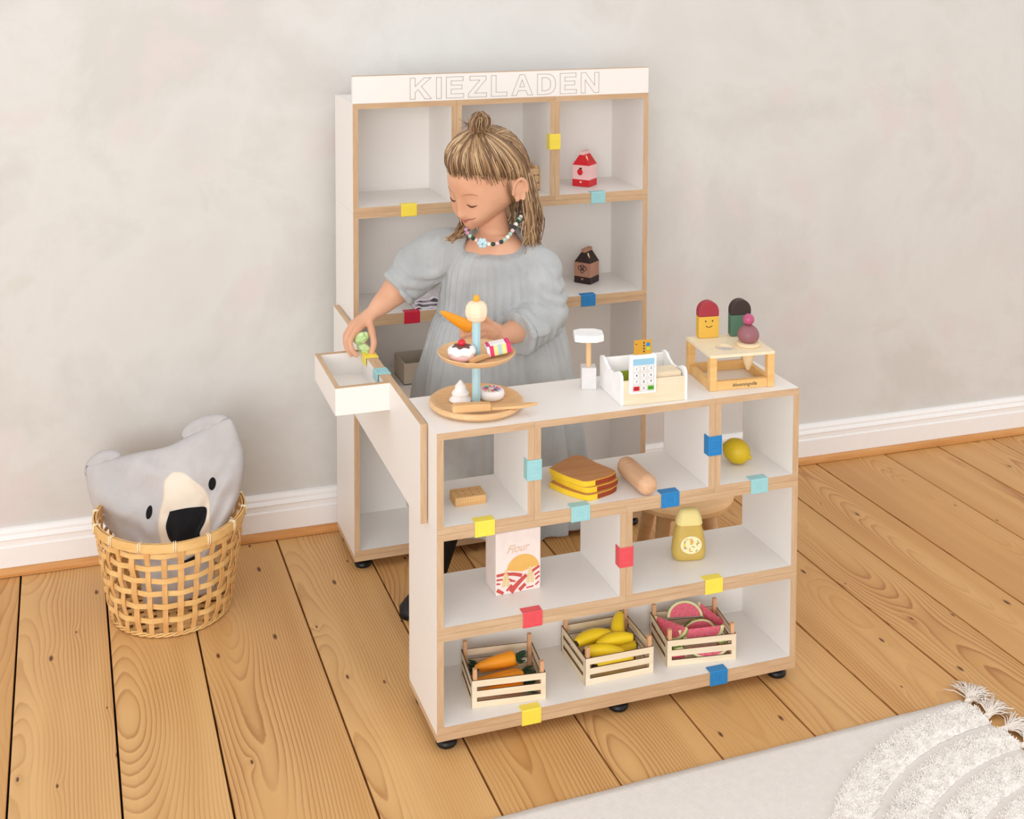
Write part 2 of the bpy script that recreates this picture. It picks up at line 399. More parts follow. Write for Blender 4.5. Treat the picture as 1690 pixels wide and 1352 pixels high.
# ------------------------------------------------------------------ clips
for n_, c_ in (('clip_yellow', (247, 224, 84)), ('clip_red', (228, 84, 92)), ('clip_crimson', (205, 40, 66)), ('clip_blue', (40, 132, 196)), ('clip_aqua', (158, 208, 212)), ('clip_mustard', (238, 208, 40))):
    plain(n_, c_, .38, .015)
CW, CH, CL = .0205, .0158, .019
def clip_mesh(mat, ch=CH):
    g = MB()
    # U profile in local (y = depth, z = across the rail), 2.2 mm thick, swept along x
    th = .0022
    prof = [(CL, ch), (-th+.0012, ch), (-th, ch-.0012), (-th, -ch+.0012), (-th+.0012, -ch), (CL, -ch), (CL, -ch+th), (0, -ch+th), (0, ch-th), (CL, ch-th)]
    g.prism(prof, -CW, CW, 'YZ')
    return g.mesh('clip', mat, bevel=.0007, seg=2)
def clip_rim(mat, ch=CH):
    g = MB(); e = ch*.82; w_ = CW*.80; y0, y1 = -.0028, -.0021
    for a0, a1, b0, b1 in ((-w_, w_, e-.0012, e), (-w_, w_, -e, -e+.0012), (-w_, -w_+.0012, -e+.0012, e-.0012), (w_-.0012, w_, -e+.0012, e-.0012)):
        g.box(a0, a1, y0, y1, b0, b1)
    k = e*.62
    for a0, a1, b0, b1 in ((-k, k, k-.001, k), (-k, -k+.001, -k, k-.001), (-k*.45, -k*.45+.001, -k*.8, k*.4), (k*.1, k*.1+.001, -k*.8, k*.4), (-k*.45, k*.1, k*.4, k*.4+.001), (k*.62, k*.62+.001, -k, k*.5)):
        g.box(a0, a1, y0, y1, b0, b1)
    return g.mesh('clip_mark', mat)
CLIPM = {c: (clip_mesh(c), clip_rim(c)) for c in ('clip_yellow', 'clip_red', 'clip_crimson', 'clip_blue', 'clip_aqua')}
def clip(px, py, Y, zrail, xrail, mat, label, rot=None, loc=None):
    p_ = aty(px, py, Y)
    t = thing('shelf_clip', label, 'clip', group='clips on the shelf edges')
    link('clip_body', CLIPM[mat][0], t); link('clip_mark', CLIPM[mat][1], t)
    t.location = loc if loc else ((p_.x, Y, zrail) if xrail is None else (xrail, Y, p_.z))
    if rot: t.rotation_euler = rot
    elif xrail is not None: t.rotation_euler = (0, PI/2, 0)
    return t
zr12, zr23, zbs = ZT-A, ZT-2*A, ZB+T
clip(800, 870, 0, zr12, None, 'clip_yellow', 'yellow clip on counter rail just below the biscuit')
clip(958, 846, 0, zr12, None, 'clip_aqua', 'pale aqua clip on counter rail below the bread slices')
clip(1106, 822, 0, zr12, None, 'clip_blue', 'blue clip on counter rail beside the wooden bread roll')
clip(1253, 800, 0, zr12, None, 'clip_aqua', 'pale aqua clip on counter rail below the lemon')
clip(880, 776, 0, 0, AX, 'clip_aqua', 'pale aqua clip on counter upright between biscuit and bread slices')
clip(1178, 736, 0, 0, 3*AX, 'clip_blue', 'blue clip on counter upright beside the lemon')
clip(1031, 920, 0, 0, 2*AX, 'clip_red', 'coral red clip on counter upright between flour box and bottle')
clip(879, 1020, 0, zr23, None, 'clip_red', 'coral red clip on counter rail below the flour box')
clip(1178, 965, 0, zr23, None, 'clip_yellow', 'yellow clip on counter rail below the mustard bottle')
clip(877, 1180, 0, zbs, None, 'clip_yellow', 'yellow clip on the bottom counter rail below the carrot crate')
clip(1186, 1116, 0, zbs, None, 'clip_blue', 'blue clip on the bottom counter rail below the melon crate')
clip(675, 345, TY0, ZT+H1, None, 'clip_yellow', 'yellow clip on the tall shelf rail below the empty top compartment')
clip(987, 322, TY0, ZT+H1, None, 'clip_aqua', 'pale aqua clip on tall shelf rail below the strawberry carton')
clip(971, 490, TY0, ZT, None, 'clip_blue', 'blue clip on tall shelf rail below the chocolate carton')
clip(680, 519, TY0, ZT, None, 'clip_crimson', 'crimson clip on the tall shelf rail beside the grey dress')
clip(915, 234, TY0, 0, TX0+2*c3, 'clip_yellow', 'yellow clip on tall shelf upright beside the strawberry carton')
for yy, m_, l_ in ((.507, 'clip_yellow', 'yellow clip over the tray edge near the child\'s hand'), (.388, 'clip_aqua', 'pale aqua clip over the tray edge toward the counter')):
    clip(0, 0, 0, 0, None, m_, l_, rot=(-PI/2, 0, PI/2), loc=(-.0157+.0126*(yy-.06), yy, PZ1))
# ------------------------------------------------------------------ toy materials
for n_, c_, r_ in (('cream', (250, 226, 196), .5), ('toy_blue', (178, 216, 226), .5), ('orange_paint', (250, 172, 48), .4), ('pink_pale', (244, 208, 216), .5), ('icing', (250, 246, 246), .45),
                   ('choco', (118, 70, 62), .5), ('cherry', (222, 38, 56), .3), ('hot_pink', (226, 62, 122), .5), ('pale_yellow', (252, 234, 160), .5), ('leaf_green', (40, 72, 44), .7),
                   ('carrot', (248, 160, 36), .45), ('banana', (254, 218, 40), .4), ('banana_tip', (70, 50, 24), .6), ('melon_rim', (224, 226, 168), .5),
                   ('lemon', (206, 176, 30), .45), ('mustard', (206, 176, 92), .45), ('mustard_cap', (238, 222, 150), .45), ('label_cream', (248, 236, 190), .5), ('label_leaf', (176, 164, 92), .5), ('label_orange', (226, 170, 92), .5),
                   ('flour_box', (240, 226, 220), .5), ('flour_red', (202, 84, 78), .5), ('flour_gold', (232, 182, 98), .5), ('flour_wheat', (230, 206, 150), .5), ('flour_text', (224, 190, 160), .5),
                   ('carton_red', (214, 34, 46), .45), ('carton_pink', (246, 200, 200), .5), ('carton_black', (52, 34, 34), .5), ('carton_brown', (184, 134, 112), .5), ('straw_cream', (250, 220, 170), .5),
                   ('pop_red', (164, 52, 64), .45), ('pop_yellow', (226, 180, 74), .45), ('pop_dark', (58, 46, 44), .45), ('pop_green', (82, 116, 96), .45), ('pop_ink', (90, 56, 30), .6),
                   ('scoop', (150, 98, 104), .45), ('ball_pink', (184, 84, 120), .15), ('reader_grey', (222, 218, 214), .5), ('screen_blue', (150, 200, 226), .3), ('key_white', (246, 246, 246), .4), ('key_red', (214, 30, 44), .4),
                   ('key_green', (96, 182, 52), .4), ('ink', (52, 52, 58), .6), ('card_gold', (206, 154, 52), .35), ('dot_blue', (36, 130, 206), .4), ('dot_lime', (178, 202, 62), .4), ('bill_green', (150, 168, 44), .6),
                   ('burnt', (150, 60, 30), .6), ('bread_yellow', (246, 206, 50), .5), ('scanner_white', (248, 248, 248), .4), ('scanner_grey', (222, 220, 220), .5)):
    plain(n_, c_, r_, .04)
wood('bread_top', (206, 150, 98), (188, 126, 76), .5, 'X', .6)
wood('roll_wood', (228, 188, 152), (206, 158, 120), .55, 'Y', .4)
wood('biscuit', (230, 188, 130), (204, 154, 96), .55, 'X', .6)
wood('cone_wood', (244, 222, 186), (232, 204, 160), .5, 'X', .5)
wood('stand_wood', (240, 198, 134), (222, 172, 104), .45, 'X', .5)
wood('crate_post', (226, 180, 140), (206, 154, 112), .55, 'Z', .6)
wood('spoon_wood', (232, 192, 140), (216, 168, 114), .45, 'X', .5)
def melon_mats():
    m, nt, b = nodes('melon_flesh'); v = noisen(nt, coords(nt), 300, 3, .6)
    r_ = ramp(nt, [(.27, lin((160, 36, 58))), (.34, lin((222, 88, 112))), (.7, lin((236, 122, 140)))], v); nt.links.new(r_.outputs[0], b.inputs['Base Color']); b.inputs['Roughness'].default_value = .55
    m, nt, b = nodes('melon_rind'); v = noisen(nt, coords(nt, (120, 30, 30)), 1.4, 4, .6, 1.0)
    r_ = ramp(nt, [(.42, lin((52, 84, 40))), (.52, lin((120, 150, 60))), (.62, lin((186, 204, 110)))], v); nt.links.new(r_.outputs[0], b.inputs['Base Color']); b.inputs['Roughness'].default_value = .5
    m, nt, b = nodes('rind_pale'); v = noisen(nt, coords(nt, (70, 70, 70)), 1.6, 4, .6, .8)
    r_ = ramp(nt, [(.32, lin((112, 164, 82))), (.46, lin((186, 216, 144))), (.66, lin((222, 236, 186)))], v); nt.links.new(r_.outputs[0], b.inputs['Base Color']); b.inputs['Roughness'].default_value = .5
melon_mats()
def text_part(body, size, mat, parent, loc, rot=(PI/2, 0, 0), shear=0.0, ext=.0002, sx=1.0, align='CENTER'):
    c = bpy.data.curves.new('lettering', 'FONT'); c.body = body; c.size = size; c.extrude = ext; c.shear = shear; c.align_x = align; c.align_y = 'CENTER'
    t = bpy.data.objects.new('lettering_tmp', c); COL.objects.link(t)
    dg = bpy.context.evaluated_depsgraph_get(); me = bpy.data.meshes.new_from_object(t.evaluated_get(dg)); bpy.data.objects.remove(t)
    me.materials.clear(); me.materials.append(MATS[mat])
    o = link('lettering', me, parent); o.location = loc; o.rotation_euler = rot; o.scale = (sx, 1, 1); return o

# ------------------------------------------------------------------ two tier cake stand
cc = atz(786, 671, ZT); CX, CY = cc.x, cc.y
st = thing('cake_stand', 'two tier wooden cake stand with pale blue post on the counter', 'cake stand', (CX, CY, ZT))
MB().lathe([(0, 0), (.080, 0), (.091, .003), (.0965, .009), (.0965, .0135), (.093, .0165), (.087, .0165), (.080, .0125), (.074, .0085), (0, .0085)], 56).build('lower_plate', 'beech', st, smooth=True)
MB().lathe([(.0088, .0085), (.0088, .190)], 8).build('post', 'toy_blue', st, smooth=.5)
Z2 = .105
MB().lathe([(0, -.009), (.040, -.009), (.058, -.007), (.074, .001), (.0795, .009), (.078, .0105), (.073, .006), (.060, -.001), (0, -.003)], 56, (0, 0, Z2)).build('upper_plate', 'beech', st, smooth=True)
kn = MB().lathe([(0, .176), (.012, .176), (.019, .181), (.0232, .190), (.0240, .198), (.0225, .208), (.0165, .2155), (.008, .218), (0, .218)], 8).build('knob', 'cream', st, bevel=.002)
MB().ell((0, 0, .2235), (.0068, .0068, .0075), 16, 10).build('knob_tip', 'orange_paint', kn, smooth='all')
zl = ZT+.0086; zu = ZT+Z2-.0018
p_ = atz(762, 592, zu+.0045)
cu = thing('cupcake', 'pink toy cupcake with chocolate icing and a cherry on top', 'cupcake', p_); cu.scale = (1.12, 1.12, 1.12)
MB().lathe([(0, 0), (.019, 0), (.0225, .004), (.0245, .012), (.024, .016), (.015, .018)], 28).build('cup', 'pink_pale', cu, smooth=True)
def wav(r, amp, n, k): return [(r*(1+amp*math.cos(n*2*PI*j/k))*math.cos(2*PI*j/k), r*(1+amp*math.cos(n*2*PI*j/k))*math.sin(2*PI*j/k)) for j in range(k)]
g = MB(); K = 48
g.loft([[(r_*math.cos(2*PI*j/K), r_*math.sin(2*PI*j/K), z_+dz*math.cos(7*2*PI*j/K)) for j in range(K)] for r_, z_, dz in ((.0249, .0105, .0022), (.0256, .0150, .0012), (.0235, .0205, 0), (.0150, .0235, 0), (.001, .0240, 0))])
g.build('cream_layer', 'icing', cu, smooth='all')
g = MB(); a_ = wav(.0185, .16, 6, 36)
g.loft([[(x*1.0, y*1.0, .0222-(.5*(x*x+y*y)/.02)*.5) for x, y in a_], [(x*.85, y*.85, .0255-.1*(x*x+y*y)/.02) for x, y in a_], [(x*.02, y*.02, .0262) for x, y in a_]]).build('chocolate', 'choco', cu, smooth='all')
MB().ell((0, 0, .0290), (.0072, .0072, .0066), 16, 10).build('cherry_top', 'cherry', cu, smooth='all')
# slice of striped cake
p0 = atz(803, 590, zu); p1 = atz(846, 578, zu+.012)
cake = thing('cake_slice', 'slice of pink white and blue striped toy cake on upper plate', 'cake', (0, 0, 0))
d = Vector((p1.x-p0.x, p1.y-p0.y, 0)); L_ = .058; d.normalize()
cake.location = (p0.x+.002, p0.y+.004, zu+.003); cake.rotation_euler = (0, -.16, math.atan2(d.y, d.x))
xs = [(0, .006, 'icing'), (.006, .014, 'hot_pink'), (.014, .023, 'pale_yellow'), (.023, .031, 'toy_blue'), (.031, .041, 'pale_yellow'), (.041, .050, 'hot_pink')]
for x0, x1, m_ in xs:
    wdt = lambda q: .016-.003*q/.05
    g = MB(); g.loft([[(q, -wdt(q), 0), (q, wdt(q), 0), (q, wdt(q), .021), (q, -wdt(q), .021)] for q in (x0, x1)]); g.build('layer', m_, cake, bevel=.0008, seg=1)
MB().box(0.008, .040, -.013, .013, .0211, .0226).build('topping', 'icing', cake, bevel=.0006, seg=1)
for x0 in (.0010, .0405): MB().box(x0, x0+.0090 if x0 > .01 else x0+.0065, -.013, .013, .0211, .0230).build('topping', 'hot_pink', cake, bevel=.0008, seg=1)
# small server on upper plate
q0 = atz(776, 600, zu+.003); q1 = atz(812, 588, zu+.003)
sv = thing('cake_server', 'small wooden cake server on the upper plate beside the striped slice', 'server', q0)
sv.location.z = zu+.003
dv = Vector((q1.x-q0.x, q1.y-q0.y, 0)); sv.rotation_euler = (0, -.05, math.atan2(dv.y, dv.x)); L_ = min(dv.length, .05)
MB().loft([[(q, -h, 0), (q, h, 0), (q, h, t_), (q, -h, t_)] for q, h, t_ in ((0, .0046, .0065), (.012, .0056, .009), (L_*.8, .0050, .009), (L_, .0060, .0050))]).build('handle', 'spoon_wood', sv, bevel=.001)
# meringue and iced cake on the lower plate
p_ = atz(760, 662, zl)
mr = thing('meringue', 'white swirled toy meringue on the lower plate', 'meringue', p_)
prof = []
for k in range(41):
    u = k/40; base = .0225*(1-u)**.62
    prof.append((max(.0004, base*(1+.10*math.sin(u*PI*6.0))*(1 if u > .03 else .8)), .044*u))
MB().lathe(prof, 32).build('swirl', 'icing', mr, smooth='all')
p_ = atz(811, 657, zl)
ic = thing('iced_cake', 'round white toy cake with coloured swirl sprinkles on lower plate', 'cake', p_)
MB().lathe([(0, 0), (.0215, 0), (.0255, .003), (.0272, .009), (.0262, .016), (.0225, .0195), (0, .020)], 40).build('cake', 'icing', ic, smooth=True)
cols = ['key_red', 'dot_blue', 'hot_pink', 'key_green', 'dot_blue', 'key_red', 'hot_pink', 'dot_lime', 'key_red', 'pop_dark', 'dot_blue', 'hot_pink']
for i in range(12):
    a0 = 2*PI*i/12
    pts = [((.0055+.0145*k/5)*math.cos(a0+.5*k/5), (.0055+.0145*k/5)*math.sin(a0+.5*k/5), .0199) for k in range(6)]
    MB().tube(pts, [.0003, .0010, .0013, .0013, .0010, .0003], 6).build('sprinkle', cols[i], ic, smooth='all')
# wooden knife across the lower plate
k0 = atz(746, 680, ZT+.0165); k1 = atz(888, 671, ZT+.0165)
kf = thing('cake_knife', 'wooden toy cake knife lying across the lower plate', 'knife', (k0.x, k0.y, ZT+.0168))
dv = Vector((k1.x-k0.x, k1.y-k0.y, 0)); kf.rotation_euler = (0, 0, math.atan2(dv.y, dv.x)); L_ = dv.length
MB().loft([[(q, -h, 0), (q, h, 0), (q, h*.9, t_), (q, -h*.9, t_)] for q, h, t_ in ((0, .0085, .012), (L_*.04, .0105, .015), (L_*.25, .0095, .015), (L_*.44, .0088, .0135), (L_*.45, .0065, .008))]).build('handle', 'spoon_wood', kf, bevel=.0018)
MB().loft([[(q, a0, 0.001), (q, a1, .001), (q, a1, .0065), (q, a0, .0065)] for q, a0, a1 in ((L_*.45, -.0085, .0085), (L_*.6, -.0095, .0095), (L_*.8, -.0085, .0105), (L_*.92, -.002, .0085), (L_, .0045, .0060))]).build('blade', 'spoon_wood', kf, bevel=.0012)

# ------------------------------------------------------------------ toy cash register with keypad
fl_ = atz(1029, 670, ZT); fr_ = atz(1130, 660, ZT)
ang = math.atan2(fr_.y-fl_.y, fr_.x-fl_.x); RW = (fr_-fl_).length
rg = thing('toy_till', 'white and pale wood toy till with number keypad on the counter', 'toy till', (fl_.x, fl_.y, ZT), ang)
wavy = [(0, 0), (.125, 0), (.125, .066), (.112, .070), (.100, .068), (.088, .060), (.070, .054), (.050, .054), (.034, .060), (.020, .066), (.008, .066), (.001, .060), (0, .052)]
for x0 in (-.006, RW):
    MB().prism(wavy, x0, x0+.006, 'YZ').build('side_panel', 'scanner_white', rg, bevel=.0008, seg=1)
MB().box(0, RW, 0, .006, 0, .050).build('front_board', 'pale_ply', rg, bevel=.0006, seg=1)
MB().box(0, RW, .112, .118, 0, .064).build('back_board', 'scanner_white', rg, bevel=.0006, seg=1)
MB().box(0, RW, .006, .112, 0, .004).build('floor_board', 'pale_ply', rg)
MB().box(.066, RW-.004, .010, .052, .004, .058).build('money_block', 'pale_ply', rg, bevel=.0008, seg=1)
MB().box(.004, .060, .066, .0665, .004, .052).build('divider', 'scanner_white', rg)
KX = .010
kp = MB().box(KX, KX+.057, -.0115, -.0005, .026, .106).build('keypad', 'scanner_white', rg, bevel=.0018)
MB().box(KX+.005, KX+.0525, -.0119, -.0114, .030, .084).build('key_field', 'reader_grey', kp)
MB().box(KX+.0055, KX+.052, -.0124, -.0114, .0855, .0985).build('screen', 'screen_blue', kp)
lab = [['1', '2', '3'], ['4', '5', '6'], ['7', '8', '9'], ['X', '0', 'Enter']]
for r_ in range(4):
    for c_ in range(3):
        cx_ = KX+.0130+c_*.0157; cz_ = .0780-r_*.0135
        if r_ == 3 and c_ != 1:
            MB().box(cx_-.0065, cx_+.0065, -.0129, -.0118, cz_-.0042, cz_+.0042).build('key', 'key_red' if c_ == 0 else 'key_green', kp)
        else:
            MB().prism(circ(.0052, 18, cx_, cz_), -.0129, -.0118, 'XZ').build('key', 'key_white', kp, fix=True)
        text_part(lab[r_][c_], .0085 if len(lab[r_][c_]) == 1 else .0044, 'ink', kp, (cx_, -.0131, cz_))
bc = thing('bank_card', 'gold toy bank card with blue and lime dots standing in the keypad', 'card', rg.matrix_basis @ Vector((0, 0, 0)))
bc.location = (fl_.x, fl_.y, ZT); bc.rotation_euler = (0, 0, ang)
MB().box(KX+.009, KX+.048, -.0070, -.0060, .1062, .136).build('card', 'card_gold', bc, bevel=.0004, seg=1)
MB().prism(circ(.0042, 20, KX+.040, .1258), -.0074, -.0069, 'XZ').build('dot', 'dot_blue', bc, fix=True)
MB().prism(circ(.0042, 20, KX+.040, .1178), -.0073, -.0069, 'XZ').build('dot', 'dot_lime', bc, fix=True)
for zz in (.110, .116, .122, .128): MB().box(KX+.0295, KX+.0325, -.0072, -.0069, zz, zz+.0034).build('print', 'ink', bc)
MB().box(KX+.0125, KX+.0160, -.0072, -.0069, .1270, .1285).build('print', 'ink', bc)
R3 = Matrix.Rotation(ang, 3, 'Z')
gb = thing('toy_banknote', 'green toy banknote standing inside the till', 'banknote', Vector((fl_.x, fl_.y, ZT+.0045))+R3 @ Vector((.008, .050, 0)), ang)
MB().loft([[(0, 0, 0), (0, .0008, 0), (0, .0008, .050), (0, 0, .050)], [(.022, .003, 0), (.022, .0038, 0), (.022, .0038, .049), (.022, .003, .049)], [(.044, .001, 0), (.044, .0018, 0), (.044, .0018, .050), (.044, .001, .050)]]).build('note', 'bill_green', gb, fix=True)
# hand scanner
s0 = atz(960, 643, ZT)
sc_ = thing('toy_scanner', 'white toy scanner with wooden handle standing beside the till', 'toy scanner', (s0.x, s0.y, ZT), ang-.25)
MB().box(0, .031, 0, .030, 0, .046).build('block', 'scanner_grey', sc_, bevel=.001)
MB().lathe([(.0058, .046), (.0058, .105)], 16, (.0155, .015, 0)).build('handle', 'beech_z', sc_, smooth=True)
hx = [(-.016, -.010), (-.001, -.017), (.030, -.017), (.046, -.006), (.046, .030), (.030, .042), (0, .042), (-.016, .032)]
MB().prism(hx, .105, .119, 'XY').build('head', 'scanner_white', sc_, bevel=.002)

# ------------------------------------------------------------------ ice cream stand
f0 = atz(1172, 647, ZT); f1 = atz(1278, 638, ZT); ang2 = math.atan2(f1.y-f0.y, f1.x-f0.x); SW = (f1-f0).length; SD = .134
isd = thing('ice_cream_stand', 'small open wooden frame stand for toy ice creams on the counter', 'display stand', (f0.x, f0.y, ZT), ang2)
lg = .0155; TH = .077
for x0 in (0, SW-lg):
    for y0 in (0, SD-lg): MB().box(x0, x0+lg, y0, y0+lg, 0, TH-.006).build('leg', 'stand_wood', isd, bevel=.0008, seg=1)
for y0 in (.002, SD-lg+.002): MB().box(lg, SW-lg, y0, y0+.011, 0, .0195).build('rail', 'stand_wood', isd, bevel=.0006, seg=1)
for x0 in (.002, SW-lg+.002): MB().box(x0, x0+.011, lg, SD-lg, 0, .0195).build('rail', 'stand_wood', isd, bevel=.0006, seg=1)
# top board with two round holes
plain('stand_top', (240, 224, 192), .5, .03)
bm = bmesh.new()
H1c, H2c, HR = (SW*.36, SD*.36), (SW*.735, SD*.36), .0205
K = 28
def ringv(c, r, z): return [bm.verts.new((c[0]+r*math.cos(2*PI*k/K), c[1]+r*math.sin(2*PI*k/K), z)) for k in range(K)]
def sq(c, hx0, hx1, hy0, hy1, z):
    out = []
    for k in range(K):
        a = 2*PI*k/K; dx, dy = math.cos(a), math.sin(a)
        t = min((hx1 if dx > 0 else hx0)/abs(dx) if abs(dx) > 1e-9 else 9, (hy1 if dy > 0 else hy0)/abs(dy) if abs(dy) > 1e-9 else 9)
        out.append(bm.verts.new((c[0]+dx*t, c[1]+dy*t, z)))
    for cxx, cyy in ((c[0]-hx0, c[1]-hy0), (c[0]+hx1, c[1]-hy0), (c[0]-hx0, c[1]+hy1), (c[0]+hx1, c[1]+hy1)):
        q = min(out, key=lambda v: (v.co.x-cxx)**2+(v.co.y-cyy)**2); q.co.x, q.co.y = cxx, cyy
    return out
mid = (H1c[0]+H2c[0])/2
for c, xa, xb in ((H1c, 0, mid), (H2c, mid, SW)):
    top = sq(c, c[0]-xa, xb-c[0], c[1], SD-c[1], TH); bot = sq(c, c[0]-xa, xb-c[0], c[1], SD-c[1], TH-.006)
    ti = ringv(c, HR, TH); bi = ringv(c, HR, TH-.006)
    for k in range(K):
        k2 = (k+1) % K
        bm.faces.new((ti[k], top[k], top[k2], ti[k2])); bm.faces.new((bi[k2], bot[k2], bot[k], bi[k]))
        bm.faces.new((ti[k2], bi[k2], bi[k], ti[k])); bm.faces.new((top[k], bot[k], bot[k2], top[k2]))
me = bpy.data.meshes.new('top_board'); bmesh.ops.recalc_face_normals(bm, faces=bm.faces); bm.to_mesh(me); bm.free(); me.materials.append(MATS['stand_top'])
link('top_board', me, isd)
text_part('bloomingville', .0105, 'ink', isd, (SW*.54, .0018, .0098), (PI/2, 0, 0), shear=.2)
zt2 = ZT+TH
def popsicle(px, py, top, bot, label, face):
    p_ = atz(px, py, zt2+.0002)
    o = thing('toy_popsicle', label, 'popsicle', p_, ang2-.02, group='popsicles on the ice cream stand')
    hw, ht, th = .0235, .0815, .019
    arc = [(hw*math.cos(a), ht-hw+hw*math.sin(a)) for a in [PI*k/16 for k in range(17)]]
    cut = ht*.585
    MB().prism(arc+[(-hw, cut), (hw, cut)], 0, th, 'XZ').build('upper_half', top, o, bevel=.0022)
    MB().prism([(hw, cut-.0002), (-hw, cut-.0002), (-hw, 0.003), (-hw+.003, 0), (hw-.003, 0), (hw, .003)], 0, th, 'XZ').build('lower_half', bot, o, bevel=.0018)
    if face:
        for sx in (-1, 1): MB().ell((sx*.0080, -.0001, cut-.0100), (.0018, .0006, .0020), 12, 8).build('eye', 'pop_ink', o, smooth='all')
        MB().tube([(.0085*math.sin(a), -.0002, cut-.0170-.0065*math.cos(a)) for a in [(-1+2*k/10)*1.05 for k in range(11)]], .0008, 6).build('smile', 'pop_ink', o, smooth='all')
popsicle(1170, 558, 'pop_red', 'pop_yellow', 'red and yellow toy popsicle with a smiling face', True)
popsicle(1223, 555, 'pop_dark', 'pop_green', 'dark brown and green toy popsicle behind the ice cream cone', False)
Mi = Matrix.Rotation(ang2, 3, 'Z'); cpos = Vector((f0.x, f0.y, zt2))+Mi @ Vector((H2c[0], H2c[1], 0))
co = thing('toy_ice_cream_cone', 'toy ice cream cone with mauve scoop and pink ball in the stand', 'ice cream', cpos)
MB().lathe([(0, .0004), (.0245, .0004), (.0262, .003), (.0262, .0062), (.0235, .008), (0, .008)], 36).build('collar', 'cone_wood', co, smooth=True)
MB().lathe([(.0195, .0003), (.0180, -.008), (.0090, -.040), (.0032, -.053), (0, -.054)], 20).build('cone', 'cone_wood', co, smooth=True)
MB().lathe([(0, .0082), (.014, .0082), (.0205, .0130), (.0232, .0210), (.0225, .0290), (.0185, .0370), (.0120, .0430), (.007, .0455), (0, .046)], 36).build('scoop', 'scoop', co, smooth=True)
MB().ell((0, 0, .0572), (.0126, .0126, .0122), 24, 16).build('ball', 'ball_pink', co, smooth='all')

# ------------------------------------------------------------------ groceries in the counter
Z1, Z2f, Z3 = ZT-A+T+G*2, ZT-2*A+T+G*2, ZB+2*T+G*2
p_ = atz(752, 837, Z1)
bi = thing('toy_biscuit', 'rectangular wooden toy biscuit with small holes', 'biscuit', (p_.x, p_.y, Z1), -.02)
g = MB(); w_, d_, n1, n2 = .064, .043, 12, 8
out = []
for (x0, y0, x1, y1, n) in ((0, 0, w_, 0, n1), (w_, 0, w_, d_, n2), (w_, d_, 0, d_, n1), (0, d_, 0, 0, n2)):
    for k in range(n*3):
        u = k/(n*3); nx, ny = (y1-y0), -(x1-x0); l = math.hypot(nx, ny); e = .0009*abs(math.sin(u*n*PI))
        out.append((x0+(x1-x0)*u+nx/l*e, y0+(y1-y0)*u+ny/l*e))
g.prism(out, 0, .0175); g.build('biscuit', 'biscuit', bi)
for i in range(4):
    for j in range(3 if i % 2 == 0 else 2):
        MB().prism(circ(.0013, 8, .010+i*.0145, (.009 if i % 2 == 0 else .0155)+j*.0125), .0174, .0177).build('hole', 'pop_ink', bi)
# bread slices
pts = [(906.5, 772.5), (926, 761), (946, 752), (962, 753), (985, 764), (1014, 776), (1012, 783), (996, 789), (969, 795), (950, 791), (928, 783)]
zb3 = Z1+.0345
plan = [atz(x, y, zb3) for x, y in pts]; cenp = sum(plan, Vector())/len(plan)
for i, (dx, dy, tw, tl, lab_) in enumerate(((-.004, -.012, .06, 0, 'lowest toy bread slice with yellow edge in the stack'), (.003, -.004, -.02, 0, 'middle toy bread slice with yellow edge in the stack'), (0, 0, 0, 0, 'topmost toy bread slice with brown wooden face in the stack'))):
    b_ = thing('bread_slice', lab_, 'bread', (cenp.x+dx, cenp.y+dy, Z1+.0002+i*.0116), tw, group='stacked toy bread slices')
    poly = catmull([(v.x-cenp.x, v.y-cenp.y, 0) for v in plan]+[(plan[0].x-cenp.x, plan[0].y-cenp.y, 0)], 4)[:-1]
    poly = [(v.x, v.y) for v in poly]
    MB().prism(poly, 0, .0108).build('crust', 'bread_yellow', b_, fix=True)
    MB().prism([(x*.985, y*.985) for x, y in poly], .0108, .0114).build('crumb', 'bread_top', b_, fix=True)
    n = len(poly); seg = [poly[(k) % n] for k in range(int(n*.42), int(n*.72))]
    g = MB(); g.loft([[(x*1.004, y*1.004, .0004), (x*1.010, y*1.010, .0054), (x*1.004, y*1.004, .0102), (x*.97, y*.97, .0054)] for x, y in seg]); g.build('toasted_edge', 'burnt', b_, fix=True)
# wooden roll
a0 = atz(1034, 770, Z1+.0215); a1 = atz(1068, 800, Z1+.0215)
rl = thing('bread_roll', 'long pale wooden toy bread roll beside the bread slices', 'bread', (a0.x, a0.y, Z1+.0215)); dv = a1-a0; L_ = dv.length
rl.rotation_euler = (0, 0, math.atan2(dv.y, dv.x)+PI/2)
prof = [(max(.0005, .0212*math.sqrt(max(0, 1-(max(0, abs(u-.5)-.36)/.16)**2))), (u-.02)*(L_+.03)-.012) for u in [k/40*1.04-.02 for k in range(41)]]
g = MB(); g.loft([[(r_*math.cos(2*PI*k/28), -s_, r_*math.sin(2*PI*k/28)) for k in range(28)] for r_, s_ in prof]); g.build('roll', 'roll_wood', rl, smooth='all', fix=True)
plain('burnt_line', (186, 138, 104), .6)
for s_ in (.004, .016, .030):
    MB().tube([(.0203*math.sin(t_), -s_-.010*t_, .0203*math.cos(t_)+.0006) for t_ in [(-.8+1.6*k/10) for k in range(11)]], [.0003+.0009*math.sin(PI*k/10) for k in range(11)], 6).build('score_line', 'burnt_line', rl, smooth='all')
